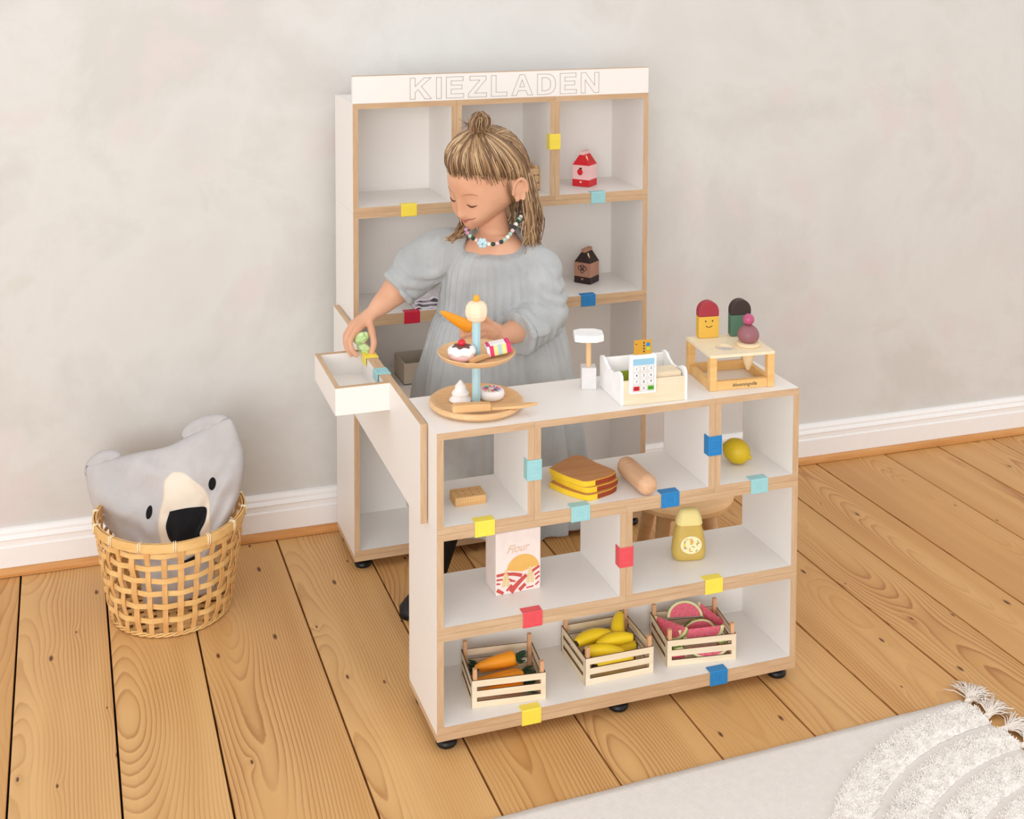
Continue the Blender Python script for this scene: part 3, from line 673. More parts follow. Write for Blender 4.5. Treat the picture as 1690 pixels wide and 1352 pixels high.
# lemon
p_ = atz(1217, 766, Z1)
le = thing('toy_lemon', 'yellow toy lemon beside a blue clip in the counter', 'lemon', (p_.x, p_.y+.004, Z1+.0274))
le.rotation_euler = (0, .25, -.9)
g = MB(); prof = []
for k in range(33):
    th = PI*k/32; r_ = .0268*math.sin(th)**.95; x_ = -.0300*math.cos(th); e = .0020*math.exp(-((th-PI)/.22)**2)-.003*math.exp(-(th/.2)**2)
    prof.append((max(.0004, r_), x_+e))
g.loft([[(x_, r_*math.cos(2*PI*k/28), r_*math.sin(2*PI*k/28)) for k in range(28)] for r_, x_ in prof]); g.build('fruit', 'lemon', le, smooth='all', fix=True)
MB().ell((.0318, 0, 0), (.0030, .0044, .0044), 12, 8).build('tip', 'lemon', le, smooth='all')
# flour box
p_ = atz(818, 985, Z2f); fz = .1305; fw = .099; fd = .062
fb = thing('flour_box', 'pale pink toy flour box with a wheat field picture', 'flour box', (p_.x, p_.y, Z2f), .02)
MB().box(0, fw, 0, fd, 0, fz).build('box', 'flour_box', fb, bevel=.003)
def face(poly, mat, name, y=-.0003):
    bm_ = MB(); bm_.prism(poly, y, .0006, 'XZ'); return bm_.build(name, mat, fb, fix=True)
sun = [(fw*.60+fw*.36*math.cos(a), .048+fw*.315*math.sin(a)) for a in [math.radians(5+170*k/20) for k in range(21)]]
face(sun+[(fw*.24, .050), (fw*.58, .043)], 'flour_gold', 'sun_print')
def stripe(pts, w0, w1, mat='flour_red'):
    pts = [Vector((a, 0, b)) for a, b in pts]; L, R = [], []
    n = len(pts)
    for i, v in enumerate(pts):
        t = (pts[min(i+1, n-1)]-pts[max(0, i-1)]).normalized(); nn = Vector((-t.z, 0, t.x)); ww = (w0+(w1-w0)*i/(n-1))/2
        L.append((v.x+nn.x*ww, v.z+nn.z*ww)); R.append((v.x-nn.x*ww, v.z-nn.z*ww))
    face(L+R[::-1], mat, 'field_print', -.0004)
X = fw
stripe([(X*.02, .0425), (X*.2, .0435), (X*.4, .0405), (X*.58, .0350)], .0055, .0075)
stripe([(X*.02, .0335), (X*.2, .0330), (X*.34, .0300)], .0040, .0030)
stripe([(X*.02, .0255), (X*.10, .0245)], .0040, .0030)
stripe([(X*.32, .0285), (X*.44, .0245)], .0060, .0025)
stripe([(X*.24, .0075), (X*.36, .0185)], .0040, .0060)
stripe([(X*.03, .0125), (X*.17, .0035)], .0075, .0060)
stripe([(X*.33, .0040), (X*.5, .0205), (X*.68, .0345)], .0115, .0075)
stripe([(X*.52, .0050), (X*.66, .0160)], .0080, .0070)
stripe([(X*.80, .0400), (X*.97, .0485)], .0065, .0050)
stripe([(X*.86, .0310), (X*.97, .0370)], .0040, .0040)
stripe([(X*.88, .0220), (X*.97, .0280)], .0040, .0040)
stripe([(X*.88, .0100), (X*.96, .0160)], .0035, .0030)
stripe([(X*.68, .0070), (X*.84, .0085)], .0030, .0030)
for ex in (.22, .76):
    for r_ in range(4):
        for sx in (-1, 1):
            cx_, cz_ = X*ex+sx*(.0034+.0014*(r_ < 3)-.0006*r_), .0205+r_*.0065
            M_ = Matrix.Rotation(sx*.55, 3, 'Y')
            MB().ell((cx_, -.0004, cz_), (.0038-.0003*r_, .0004, .0044), 12, 6, M_).build('wheat_print', 'flour_wheat', fb, smooth='all')
    MB().ell((X*ex, -.0004, .0475), (.0026, .0004, .0042), 12, 6).build('wheat_print', 'flour_wheat', fb, smooth='all')
text_part('Flour', .0235, 'flour_text', fb, (fw*.47, -.0003, .0930), (PI/2, -.05, 0), shear=.45, sx=.95)
# mustard bottle
p_ = atz(1141, 925, Z2f); bt = thing('toy_bottle', 'mustard yellow toy bottle with pale cap and round floral label', 'bottle', (p_.x, p_.y+.014, Z2f), -.20); bt.scale = (1.20, 1.15, 1.0)
def brr(w_, d_, r_, z_): return [(x, y, z_) for x, y in rrect(w_, d_, r_, 6)]
MB().loft([brr(.050, .026, .010, 0), brr(.058, .033, .014, .004), brr(.0625, .036, .016, .016), brr(.060, .034, .016, .036), brr(.053, .031, .014, .060), brr(.0465, .028, .012, .073), brr(.0455, .027, .012, .0775)]).build('bottle_body', 'mustard', bt, smooth=.9)
MB().loft([brr(.048, .029, .012, .0777), brr(.049, .030, .012, .079), brr(.046, .027, .012, .090), brr(.039, .022, .010, .101), brr(.032, .017, .008, .107), brr(.024, .011, .005, .1095)]).build('cap', 'mustard_cap', bt, smooth=.9)
lb = MB(); lb.loft([[(r_*math.cos(2*PI*k/32), y_, .037+r_*math.sin(2*PI*k/32)) for k in range(32)] for r_, y_ in ((.0195, -.0160), (.0195, -.0182), (.019, -.0186))]); lbo = lb.build('label_disc', 'label_cream', bt, fix=True)
rnd = random.Random(3)
for i in range(22):
    a = rnd.uniform(0, 2*PI); q = .016*math.sqrt(rnd.random()); M_ = Matrix.Rotation(rnd.uniform(0, PI), 3, 'Y')
    MB().ell((q*math.cos(a), -.0187, .037+q*math.sin(a)), (.0034, .0004, .0011), 8, 5, M_).build('flower_print', rnd.choice(['label_leaf', 'label_leaf', 'label_orange', 'banana', 'mustard']), lbo, smooth='all')
MB().ell((0.001, -.0188, .045), (.0034, .0004, .0034), 10, 6).build('flower_print', 'label_orange', lbo, smooth='all')

# ------------------------------------------------------------------ crates of vegetables
def facebox(g, x0, x1, y0, y1, z0, z1, axis):
    """thin laser cut bar: broad faces pale (0), edges burnt dark (1)"""
    vs = [(x0, y0, z0), (x1, y0, z0), (x1, y1, z0), (x0, y1, z0), (x0, y0, z1), (x1, y0, z1), (x1, y1, z1), (x0, y1, z1)]
    fs = [(0, 3, 2, 1), (4, 5, 6, 7), (0, 1, 5, 4), (1, 2, 6, 5), (2, 3, 7, 6), (3, 0, 4, 7)]
    pale = (2, 4) if axis == 'Y' else (3, 5)
    for i, f in enumerate(fs): g.add([vs[k] for k in f], [(0, 1, 2, 3)], 0 if i in pale else 1)
def crate(loc, rz, w_, d_, label, h=.0565, ph=.078):
    c = thing('produce_crate', label, 'crate', loc, rz, group='toy crates on the bottom shelf')
    th = .0026; sl = (h-.0085*2)/3
    zz = [(0, sl), (sl+.0085, 2*sl+.0085), (2*sl+.017, h)]
    for y0 in (0, d_-th):
        g = MB()
        for z0, z1 in zz: facebox(g, .010, w_-.010, y0, y0+th, z0, z1, 'Y')
        for x0 in (0, w_-.010): facebox(g, x0, x0+.010, y0, y0+th, 0, h, 'Y')
        g.build('slatted_side', ['pale_ply', 'dark_ply_edge'], c)
    for x0 in (0, w_-th):
        g = MB()
        for z0, z1 in zz: facebox(g, x0, x0+th, .010, d_-.010, z0, z1, 'X')
        for y0 in (th, d_-.010-th): facebox(g, x0, x0+th, y0, y0+.010, 0, h, 'X')
        g.build('slatted_side', ['pale_ply', 'dark_ply_edge'], c)
    for x0 in (th+.0003, w_-th-.0083):
        for y0 in (th+.0003, d_-th-.0083): MB().box(x0, x0+.008, y0, y0+.008, .0005, ph).build('post', 'crate_post', c)
    MB().box(th+.0002, w_-th-.0002, th+.0002, d_-th-.0002, .0005, .003).build('base', 'pale_ply', c)
    return c
C1 = atz(779, 1170, Z3); C2 = atz(965, 1130.4, Z3); C3 = atz(1101, 1101, Z3)
c1 = crate((C1.x, C1.y, Z3), -.12, .152, .118, 'slatted wooden toy crate filled with carrots')
c2 = crate((C2.x, C2.y-.004, Z3), -.01, .154, .136, 'slatted wooden toy crate filled with bananas')
c3_ = crate((C3.x, C3.y, Z3), -.14, .154, .118, 'slatted wooden toy crate filled with watermelon slices')
def into(c, v): return Matrix.Translation(c.location) @ Matrix.Rotation(c.rotation_euler.z, 4, 'Z') @ Vector(v)
# carrots
def carrot(name_label, pos, rot, L_=.098, r0=.0125, group='carrots in the crate', leaves=True, mat='carrot'):
    o = thing('toy_carrot', name_label, 'carrot', pos, group=group, rot=rot)
    prof = [(r0*.55, 0), (r0*.92, L_*.02), (r0, L_*.08), (r0*.95, L_*.3), (r0*.75, L_*.6), (r0*.45, L_*.87), (r0*.25, L_*.97), (r0*.05, L_)]
    g = MB(); g.loft([[(s_, r_*math.cos(2*PI*k/20), r_*math.sin(2*PI*k/20)) for k in range(20)] for r_, s_ in prof]); g.build('root', mat, o, smooth='all', fix=True)
    if leaves:
        rn = random.Random(len(name_label)); g = MB()
        for i in range(30):
            a = rn.uniform(0, 2*PI); s_ = rn.uniform(.003, .015); l = rn.uniform(.012, .030)
            p0 = Vector((.001, 0, 0)); p2 = Vector((-l, s_*math.cos(a), s_*math.sin(a))); p1 = (p0+p2)/2+Vector((0, s_*.3*math.cos(a), s_*.3*math.sin(a)))
            g.tube(catmull([p0, p1, p2], 2), [.0010, .0022, .0032, .0024, .0005], 5, flat=.35)
        g.build('leaves', 'leaf_green', o, smooth='all')
    return o
cz = lambda c, r: c.rotation_euler.z+r
carrot('toy carrot lying topmost in the carrot crate', into(c1, (.106, .078, .0490)), (0, .06, cz(c1, PI+.10)), .088, .0150)
carrot('toy carrot along the front of the carrot crate', into(c1, (.114, .030, .0360)), (0, .02, cz(c1, PI-.02)), .094, .0115)
carrot('toy carrot under the topmost one in the carrot crate', into(c1, (.114, .056, .0260)), (0, .0, cz(c1, PI+.05)), .096, .0115)
carrot('toy carrot on the floor of the carrot crate by its front slats', into(c1, (.112, .026, .0165)), (0, .0, cz(c1, PI-.02)), .096, .0110)
carrot('toy carrot pointing the other way in the carrot crate', into(c1, (.034, .098, .0260)), (0, .0, cz(c1, -.08)), .084, .0110)
# bananas
def banana(label, pos, rot, L_=.088, r0=.0152, bend=.42):
    o = thing('toy_banana', label, 'banana', pos, group='bananas in the crate', rot=rot)
    R_ = L_/(2*bend); path = []; rad = []
    for k in range(17):
        u = k/16; a = (u-.5)*2*bend; path.append((R_*math.sin(a), R_*(math.cos(a)-1), 0)); rad.append(r0*(.30+.70*math.sin(PI*min(1, max(0, .04+.92*u)))**.55))
    MB().tube(path, rad, 6, up=(0, 0, 1)).build('banana', 'banana', o, smooth='all')
    for e in (0, 16):
        pv = Vector(path[e]); dv = (pv-Vector(path[1 if e == 0 else 15])).normalized()
        MB().tube([pv-dv*.001, pv+dv*.004], [rad[e]*.95, rad[e]*.6], 6).build('tip', 'banana_tip', o)
    return o
for i, (v, r_) in enumerate((((.050, .085, .052), (.25, 0, .12)), ((.090, .062, .050), (.15, .0, .10)), ((.058, .040, .043), (0, .12, -.18)), ((.112, .090, .050), (.5, -.55, 1.2)), ((.100, .060, .026), (0, 0, .35)), ((.072, .022, .028), (0, 0, .05)), ((.074, .034, .0190), (0, 0, -.05)), ((.080, .100, .030), (0, 0, 2.9)), ((.076, .074, .0190), (0, 0, .2)))):
    banana(['yellow toy banana lying on top at the back of the crate', 'yellow toy banana lying across the middle of the crate', 'yellow toy banana lying against a short post of the banana crate', 'yellow toy banana standing up out of the crate', 'yellow toy banana tucked beneath the upright one in the crate', 'yellow toy banana behind the upper front slot', 'yellow toy banana behind the lower front slot', 'yellow toy banana deep at the back of the crate', 'yellow toy banana on the crate floor in the middle'][i], into(c2, v), (r_[0], r_[1], c2.rotation_euler.z+r_[2]))
# watermelon slices
def melon(label, pos, M, R_=.036, Rl=.046, al=.30, group='melon slices in the crate', rind='melon_rind', name='melon_slice'):
    o = thing(name, label, 'melon', pos, group=group); o.rotation_euler = M.to_euler()
    n = 24
    def P(t, k, s): # t along the half ellipse, k radial 0..1, s in -1..1 between the two cut faces
        x = Rl*math.cos(t)*k; q = R_*math.sin(t)*k; return (x, q*math.sin(s*al), q*math.cos(s*al))
    fl_, rm, rd = MB(), MB(), MB()
    for s in (-1, 1):
        for a, bnd, mb in ((0, .86, fl_), (.86, 1.0, rm)):
            for i in range(n):
                t0, t1 = PI*i/n, PI*(i+1)/n
                q = [P(t0, a, s), P(t1, a, s), P(t1, bnd, s), P(t0, bnd, s)]
                mb.add(q, [(0, 1, 2, 3) if s > 0 else (3, 2, 1, 0)])
    m_ = 8
    for i in range(n):
        for j in range(m_):
            t0, t1 = PI*i/n, PI*(i+1)/n; s0, s1 = -1+2*j/m_, -1+2*(j+1)/m_
            rd.add([P(t0, 1, s0), P(t1, 1, s0), P(t1, 1, s1), P(t0, 1, s1)], [(0, 1, 2, 3)])
    fl_.build('flesh', 'melon_flesh', o); rm.build('pale_rim', 'melon_rim', o); rd.build('rind', rind, o, smooth='all')
    return o
def E(x, y, z): return Matrix.Rotation(z, 3, 'Z') @ Matrix.Rotation(y, 3, 'Y') @ Matrix.Rotation(x, 3, 'X')
cr = c3_.rotation_euler.z
melon('red melon slice standing up in the corner of the melon crate', into(c3_, (.030, .062, .062)), E(PI+.25, .10, cr+PI/2+.55))
melon('red melon slice leaning at the back of the melon crate', into(c3_, (.072, .090, .054)), E(PI+PI-.75, 0.08, cr+.05), .032, .042)
melon('red melon slice lying along the front of the melon crate', into(c3_, (.088, .034, .058)), E(PI-.15, .0, cr+.02), .030, .052)
melon('melon slice showing its striped green rind in the middle of the crate', into(c3_, (.094, .066, .030)), E(-.35, .0, cr+.12), .028, .040)
melon('red melon slice tilted against a corner post of the melon crate', into(c3_, (.132, .082, .062)), E(PI+.35, .45, cr-.75), .030, .036)
melon('melon slice with green rind beneath the tilted corner slice', into(c3_, (.128, .036, .022)), E(.9, 0, cr+.9), .026, .020)
melon('red melon slice on the crate floor behind the front slots', into(c3_, (.098, .012, .030)), E(PI-.1, 0, cr), .024, .046)
melon('striped green melon rind pressed behind the slotted crate side', into(c3_, (.028, .014, .008)), E(.1, 0, cr), .034, .020)

# ------------------------------------------------------------------ goods in the tall shelf
def carton(F, ang, cols, label, emblem):
    o = thing('milk_carton', label, 'carton', F, ang, group='toy milk cartons on the tall shelf')
    s = .050
    MB().box(0, s, 0, s, 0, .0185).build('lower_band', cols[0], o)
    MB().box(0, s, 0, s, .0185, .0575).build('middle_band', cols[1], o)
    g = MB(); g.loft([[(0, 0, .0575), (s, 0, .0575), (s, s, .0575), (0, s, .0575)], [(.006, s*.36, .085), (s-.006, s*.36, .085), (s-.006, s*.64, .085), (.006, s*.64, .085)]]); g.build('roof', cols[0], o)
    MB().box(.004, s-.004, s*.38, s*.62, .085, .0945).build('fin', cols[2], o, bevel=.001)
    MB().tube([(.012, .010, .069), (.012, .0145, .083)], .0022, 8).build('straw', 'straw_cream', o, smooth='all')
    # emblem on the x = 0 face
    if emblem == 'berry':
        MB().ell((-.0002, .027, .038), (.0005, .0085, .0105), 16, 10, None, lambda d: 1-.22*max(0, -d[2])).build('berry', 'carton_red', o, smooth='all')
        MB().ell((-.0004, .025, .049), (.0005, .0045, .0025), 10, 6).build('leaf_print', 'leaf_green', o, smooth='all')
    else:
        for dy, dz, r_ in ((.018, .042, .006), (.032, .042, .006), (.025, .045, .006), (.025, .033, .0045)):
            g = MB(); n = 16
            g.tube([(-.0002, dy+r_*math.cos(2*PI*k/n), dz+r_*math.sin(2*PI*k/n)) for k in range(n+1)], .0009, 5); g.build('emblem', 'carton_black', o, smooth='all')
    h = [(.021, .012), (.025, .0085), (.029, .012), (.0275, .0145), (.025, .013), (.0225, .0145)]
    g = MB(); g.prism(h, -.0006, .0002, 'YZ'); g.build('heart_print', cols[1], o, fix=True)
zr1 = ZT+H1+T+.001; zr2 = ZT+T+.001
F = atz(972, 309, zr1); carton(F, .72, ('carton_red', 'carton_pink', 'carton_pink'), 'red and pink strawberry milk carton on the tall shelf', 'berry')
F = atz(974, 470, zr2); carton(F, .66, ('carton_black', 'carton_brown', 'carton_brown'), 'black and brown chocolate milk carton on the tall shelf', 'cocoa')
p_ = aty(893, 313, .835)
hb = thing('slatted_box', 'small slatted wooden box in the top middle compartment of the tall shelf', 'box', (p_.x-.0975, .835, zr1))
for y0 in (0, .062):
    for k in range(3): MB().box(0, .09, y0, y0+.004, .002+k*.0205, .018+k*.0205).build('slat', 'beech', hb)
for x0 in (.0005, .0815):
    for y0 in (.0042, .0538): MB().box(x0, x0+.008, y0, y0+.008, 0, .066).build('post', 'beech_z', hb)
for x0 in (-.0035, .090):
    for k in range(3): MB().box(x0, x0+.0035, .004, .062, .002+k*.0205, .018+k*.0205).build('slat', 'beech', hb)
# storage box on the inner shelf
wood('box_wall', (214, 202, 184), (206, 192, 172), .6, 'X')
plain('box_inside', (120, 120, 112), .8, .05)
bx = thing('storage_box', 'open beige storage box with dark inside, inside the tall shelf', 'box', (.150, .800, .4512))
for a in ((0, .10, 0, .004, .003, .055), (0, .10, .096, .10, .003, .055), (0, .004, .004, .096, .003, .055), (.096, .10, .004, .096, .003, .055)): MB().box(*a).build('side', 'box_wall', bx)
MB().box(0, .10, 0, .10, 0, .003).build('bottom', 'box_inside', bx)
# folded cloth on the tall shelf
plain('white_cloth', (226, 220, 226), .9, .04, 60)
p_ = aty(718, 500, .80)
cl = thing('folded_cloth', 'crumpled white cloth lying on the tall shelf behind the dress', 'cloth', (p_.x, .82, zr2))
for k in range(3):
    g = MB(); n, m_ = 24, 16; rings = []
    top = [[(-.06+.12*i/n, -.045+.09*j/m_, .004+.010*k+.002*k*math.sin(i*.3+k)*math.sin(j*.4)+.010*max(0, noise.noise((i*.25, j*.25, k*3)))) for i in range(n+1)] for j in range(m_+1)]
    vs = [v for r in top for v in r]; q = len(vs); vs += [(x, y, z-.003) for x, y, z in vs]
    W_ = n+1; fs = []
    for j in range(m_):
        for i in range(n): fs.append((j*W_+i, j*W_+i+1, (j+1)*W_+i+1, (j+1)*W_+i)); fs.append((q+(j+1)*W_+i, q+(j+1)*W_+i+1, q+j*W_+i+1, q+j*W_+i))
    for i in range(n): fs.append((i+1, i, q+i, q+i+1)); fs.append((m_*W_+i, m_*W_+i+1, q+m_*W_+i+1, q+m_*W_+i))
    for j in range(m_): fs.append((j*W_, (j+1)*W_, q+(j+1)*W_, q+j*W_)); fs.append(((j+1)*W_+n, j*W_+n, q+j*W_+n, q+(j+1)*W_+n))
    g.add(vs, fs); o = g.build('fold', 'white_cloth', cl, smooth='all'); o.location.z = -.001 if k == 0 else 0
# ------------------------------------------------------------------ basket
wood('cane', (238, 196, 134), (216, 162, 98), .5, 'Z', .5)
wood('cane_h', (240, 204, 140), (222, 172, 104), .5, 'X', .4)
plain('cane_tie', (248, 232, 196), .6, .05)
BX, BY, BH = -.4430, .7350, .236
bk = thing('bamboo_basket', 'round open weave bamboo basket holding the koala cushion', 'basket', (BX, BY, 0))
RB0, RB1 = .134, .172
def brad(z): u = max(0, min(1, z/BH)); return RB0+(RB1-RB0)*(u**.75)
NS = 28; zs = [.045, .080, .113, .146, .178, .207]
def strip(path, nrm, wv, th, mb):
    rings = []
    for p_, n_, w_ in zip(path, nrm, wv):
        rings.append([p_+w_+n_*th, p_-w_+n_*th, p_-w_-n_*th, p_+w_-n_*th])
    mb.loft(rings); return mb
for i in range(NS):
    a = 2*PI*i/NS+.06; er = Vector((math.cos(a), math.sin(a), 0)); et = Vector((-math.sin(a), math.cos(a), 0))
    path, nr, wv = [], [], []
    for k in range(37):
        z = .006+(BH-.010)*k/36
        off = .0022*math.sin(PI*(z-zs[0])/(.0333)+PI/2+PI*i)
        path.append(er*(brad(z)+off)+Vector((0, 0, z))); nr.append(er); wv.append(et*(.0058 if i % 3 else .0068))
    strip(path, nr, wv, .0010, MB()).build('stave', 'cane', bk, smooth=.6)
for j, z in enumerate(zs):
    path, nr, wv = [], [], []
    M_ = NS*6
    rings = []
    for k in range(M_):
        a = 2*PI*k/M_+.06; er = Vector((math.cos(a), math.sin(a), 0)); off = -.0022*math.cos(NS/2*2*PI*k/M_*1.0+PI*j)*1.0
        c_ = er*(brad(z)+off)+Vector((0, 0, z+.0012*math.sin(3*a+j)))
        rings.append([c_+Vector((0, 0, .0058))+er*.0009, c_-Vector((0, 0, .0058))+er*.0009, c_-Vector((0, 0, .0058))-er*.0009, c_+Vector((0, 0, .0058))-er*.0009])
    rings.append(rings[0]); MB().loft(rings, cap=False).build('hoop', 'cane_h', bk, smooth=.6)
def ring_band(r_, z0, z1, th, name, mat):
    g = MB(); rings = []
    for k in range(97):
        a = 2*PI*k/96; er = Vector((math.cos(a), math.sin(a), 0)); dz = Vector((0, 0, .006*math.cos(a-PI*.0)**2))
        rings.append([er*(r_+th)+dz+Vector((0, 0, z0)), er*(r_+th*1.3)+dz+Vector((0, 0, (z0+z1)/2)), er*(r_+th)+dz+Vector((0, 0, z1)), er*r_+dz+Vector((0, 0, z1)), er*r_+dz+Vector((0, 0, z0))])
    g.loft(rings, cap=False); return g.build(name, mat, bk, smooth=.8)
ring_band(RB1+.0010, BH-.020, BH, .0035, 'rim', 'cane_h'); ring_band(RB1-.0050, BH-.020, BH, .0030, 'rim', 'cane')
for k in range(14):
    a = 2*PI*k/14+.2; er = Vector((math.cos(a), math.sin(a), 0)); et = Vector((-math.sin(a), math.cos(a), 0)); dz = Vector((0, 0, .006*math.cos(a)**2))
    g = MB()
    for s_ in (-.0024, .0024):
        pts = [er*(RB1-.0062)+et*s_+dz+Vector((0, 0, BH+.001)), er*(RB1+.006)+et*s_+dz+Vector((0, 0, BH+.001)), er*(RB1+.0068)+et*s_+dz+Vector((0, 0, BH-.010)), er*(RB1+.006)+et*s_+dz+Vector((0, 0, BH-.021))]
        g.tube(pts, .0014, 6)
    g.build('rim_tie', 'cane_tie', bk, smooth='all')
g = MB()
for q in range(3):
    pts = [(((RB0+.001+.003*math.cos(14*2*PI*k/240+q*2.1)))*math.cos(2*PI*k/240), ((RB0+.001+.003*math.cos(14*2*PI*k/240+q*2.1)))*math.sin(2*PI*k/240), .0060+.0032*math.sin(14*2*PI*k/240+q*2.1)) for k in range(241)]
    g.tube(pts, .0022, 6)
g.build('base_braid', 'cane_h', bk, smooth='all')
for i in range(9):
    for ax in (0, 1):
        s_ = -.112+.028*i; h_ = math.sqrt(max(0, (RB0-.006)**2-s_*s_)); n = 24
        path = [Vector((s_, -h_+2*h_*k/n, .0062+.0016*math.cos(PI*(-h_+2*h_*k/n+.112)/.028+PI*i))) for k in range(n+1)]
        if ax: path = [Vector((v.y, v.x, .0062-.0016*math.cos(PI*(v.y+.112)/.028+PI*i))) for v in path]
        nr = [Vector((0, 0, 1))]*(n+1); wv = [Vector((.0075, 0, 0)) if not ax else Vector((0, .0075, 0))]*(n+1)
        strip(path, nr, wv, .0008, MB()).build('base_slat', 'cane', bk)

# ------------------------------------------------------------------ koala cushion
def fabric(name, rgb, rgb2=None, scale=900, rough=.9, st=.25):
    m, nt, b = nodes(name); vec = coords(nt)
    v = noisen(nt, vec, 9, 4, .6); c = lin(rgb); c2 = lin(rgb2 or tuple(x*.94 for x in rgb))
    r_ = ramp(nt, [(.35, c2), (.65, c)], v); nt.links.new(r_.outputs[0], b.inputs['Base Color']); b.inputs['Roughness'].default_value = rough
    b.inputs['Specular IOR Level'].default_value = .15; b.inputs['Sheen Weight'].default_value = .15
    w1 = N(nt, 'ShaderNodeTexWave', i_Scale=scale/3.0); w1.bands_direction = 'X'; nt.links.new(vec, w1.inputs[0])
    w2 = N(nt, 'ShaderNodeTexWave', i_Scale=scale/3.0); w2.bands_direction = 'Z'; nt.links.new(vec, w2.inputs[0])
    hh = mathn(nt, 'ADD', mathn(nt, 'ADD', w1.outputs[1], w2.outputs[1]), noisen(nt, vec, 150, 3))
    if name == 'linen': hh = mathn(nt, 'ADD', mathn(nt, 'MULTIPLY', hh, .3), mathn(nt, 'MULTIPLY', noisen(nt, coords(nt, (150, 150, 14)), 1.0, 4, .6, .4), 3.2))
    bump(nt, b, hh, st*(2.2 if name == 'linen' else 1), .0006 if name != 'linen' else .0012)
    return m
fabric('koala_grey', (198, 194, 194), (186, 182, 182)); fabric('koala_cream', (238, 224, 206)); fabric('koala_black', (24, 24, 28))
PHH = .180
kz = Vector((BX+.020, BY+.012, .206))
ko = thing('koala_cushion', 'grey koala face cushion with black nose tucked into the basket', 'cushion', kz)
ax_y = Vector((.0, .26, 1)).normalized()          # cushion up axis leans to the wall
nrm_ = (-_f)+Vector((-.10, 0, 0)); nrm_.z = 0; nrm_ = (nrm_-ax_y*nrm_.dot(ax_y)).normalized(); ax_x = ax_y.cross(nrm_).normalized()
rollk = Matrix.Rotation(.24, 3, nrm_)
ax_x = rollk @ ax_x; ax_y = rollk @ ax_y
KM = Matrix((ax_x, ax_y, nrm_)).transposed()
ko.rotation_euler = KM.to_euler()   # local x = right, y = up, z = toward viewer
def kwid(v): return .092+.106*smoothstep(-.75, .62, v)
def kshift(v): return -.042*smoothstep(.1, -1.0, v)
def kout(u, v):
    x = u*kwid(v)+kshift(v); y = v*PHH
    x *= 1-.05*abs(v)**10; y *= 1-.05*abs(u)**10
    if v > 0: y += (.016*abs(u)**3-.010*math.exp(-((u-.1)/.3)**2))*v**3
    return x, y
def kloc(px, py, depth=.045):
    """photo pixel -> (u, v) on the cushion front"""
    d = ray(px, py); o_ = kz+nrm_*depth; P_ = CAM+d*((o_-CAM).dot(nrm_)/d.dot(nrm_)); l = KM.transposed() @ (P_-kz)
    v = l.y/PHH; return ((l.x-kshift(v))/kwid(v), v)
def kz_(u, v):
    e = max(0, (1-abs(u)**3.0))*max(0, (1-abs(v)**3.0)); z = .050*e**.55
    wr = .0060*math.sin(9*u+4*v*v+1.1)*math.exp(-((v-.75)/.35)**2)+.004*math.sin(13*(u-.5*v))*math.exp(-((abs(u)-.85)/.3)**2)
    wr += .012*noise.noise((u*2.2, v*2.2, 3.1))+.008*noise.noise((u*5, v*5, 9.7))
    cr = abs((u-.55)*1.1-(v-.05)*.7); wr -= .010*math.exp(-(cr/.10)**2)*smoothstep(-.6, .0, v)*(1-smoothstep(.5, .9, v))
    return z+wr*min(1, e*2.5)
NU = 60; g = MB()
for s in (1, -1):
    vs = []
    for j in range(NU+1):
        for i in range(NU+1):
            u, v = -1+2*i/NU, -1+2*j/NU; x, y = kout(u, v); vs.append((x, y, s*kz_(u, v) if s > 0 else -kz_(-u, v)*.9))
    W_ = NU+1; g.add(vs, [((j*W_+i, j*W_+i+1, (j+1)*W_+i+1, (j+1)*W_+i) if s > 0 else ((j+1)*W_+i, (j+1)*W_+i+1, j*W_+i+1, j*W_+i)) for j in range(NU) for i in range(NU)])
me = g.mesh('cushion', 'koala_grey'); bm = bmesh.new(); bm.from_mesh(me); bmesh.ops.remove_doubles(bm, verts=bm.verts, dist=.0004); bm.to_mesh(me); bm.free()
me.polygons.foreach_set('use_smooth', [True]*len(me.polygons)); link('cushion_body', me, ko)
def kpatch(name, mat, poly, lift):
    """flat print on the front of the cushion, poly in (u, v)"""
    g = MB(); cu_ = sum(p[0] for p in poly)/len(poly); cv_ = sum(p[1] for p in poly)/len(poly); n = len(poly); K = 10; vs = []
    for k in range(K+1):
        for (u, v) in poly:
            uu = cu_+(u-cu_)*k/K; vv = cv_+(v-cv_)*k/K; x, y = kout(uu, vv); vs.append((x, y, kz_(uu, vv)+lift))
    q = len(vs); vs += [(x, y, z-lift-.0006) for (x, y, z) in vs[K*n:(K+1)*n]]
    fs = [(k*n+i, k*n+(i+1) % n, (k+1)*n+(i+1) % n, (k+1)*n+i) for k in range(K) for i in range(n)]
    fs = [f[::-1] for f in fs]+[(K*n+i, q+i, q+(i+1) % n, K*n+(i+1) % n) for i in range(n)]
    g.add(vs, fs); return g.build(name, mat, ko, smooth='all', fix=True)
def bl_(pts): return [(v.x, v.y) for v in catmull([(a, b, 0) for a, b in pts]+[(pts[0][0], pts[0][1], 0)], 5)[:-1]]
def zp(pts): return bl_([kloc(100+x*.3106, 660+y*.3106) for x, y in pts])
kpatch('muzzle', 'koala_cream', zp([(590, 380), (640, 385), (700, 420), (750, 460), (778, 510), (785, 590), (785, 690), (760, 800), (660, 850), (560, 830), (522, 720), (530, 610), (550, 520), (552, 430)]), .0008)
kpatch('nose', 'koala_black', zp([(588, 590), (640, 578), (700, 570), (755, 572), (768, 600), (765, 650), (742, 700), (730, 750), (660, 790), (590, 750), (570, 690), (572, 640)]), .0040)
kpatch('mouth', 'koala_black', zp([(640, 860), (680, 845), (715, 830), (712, 850), (690, 870), (650, 880)]), .0045)
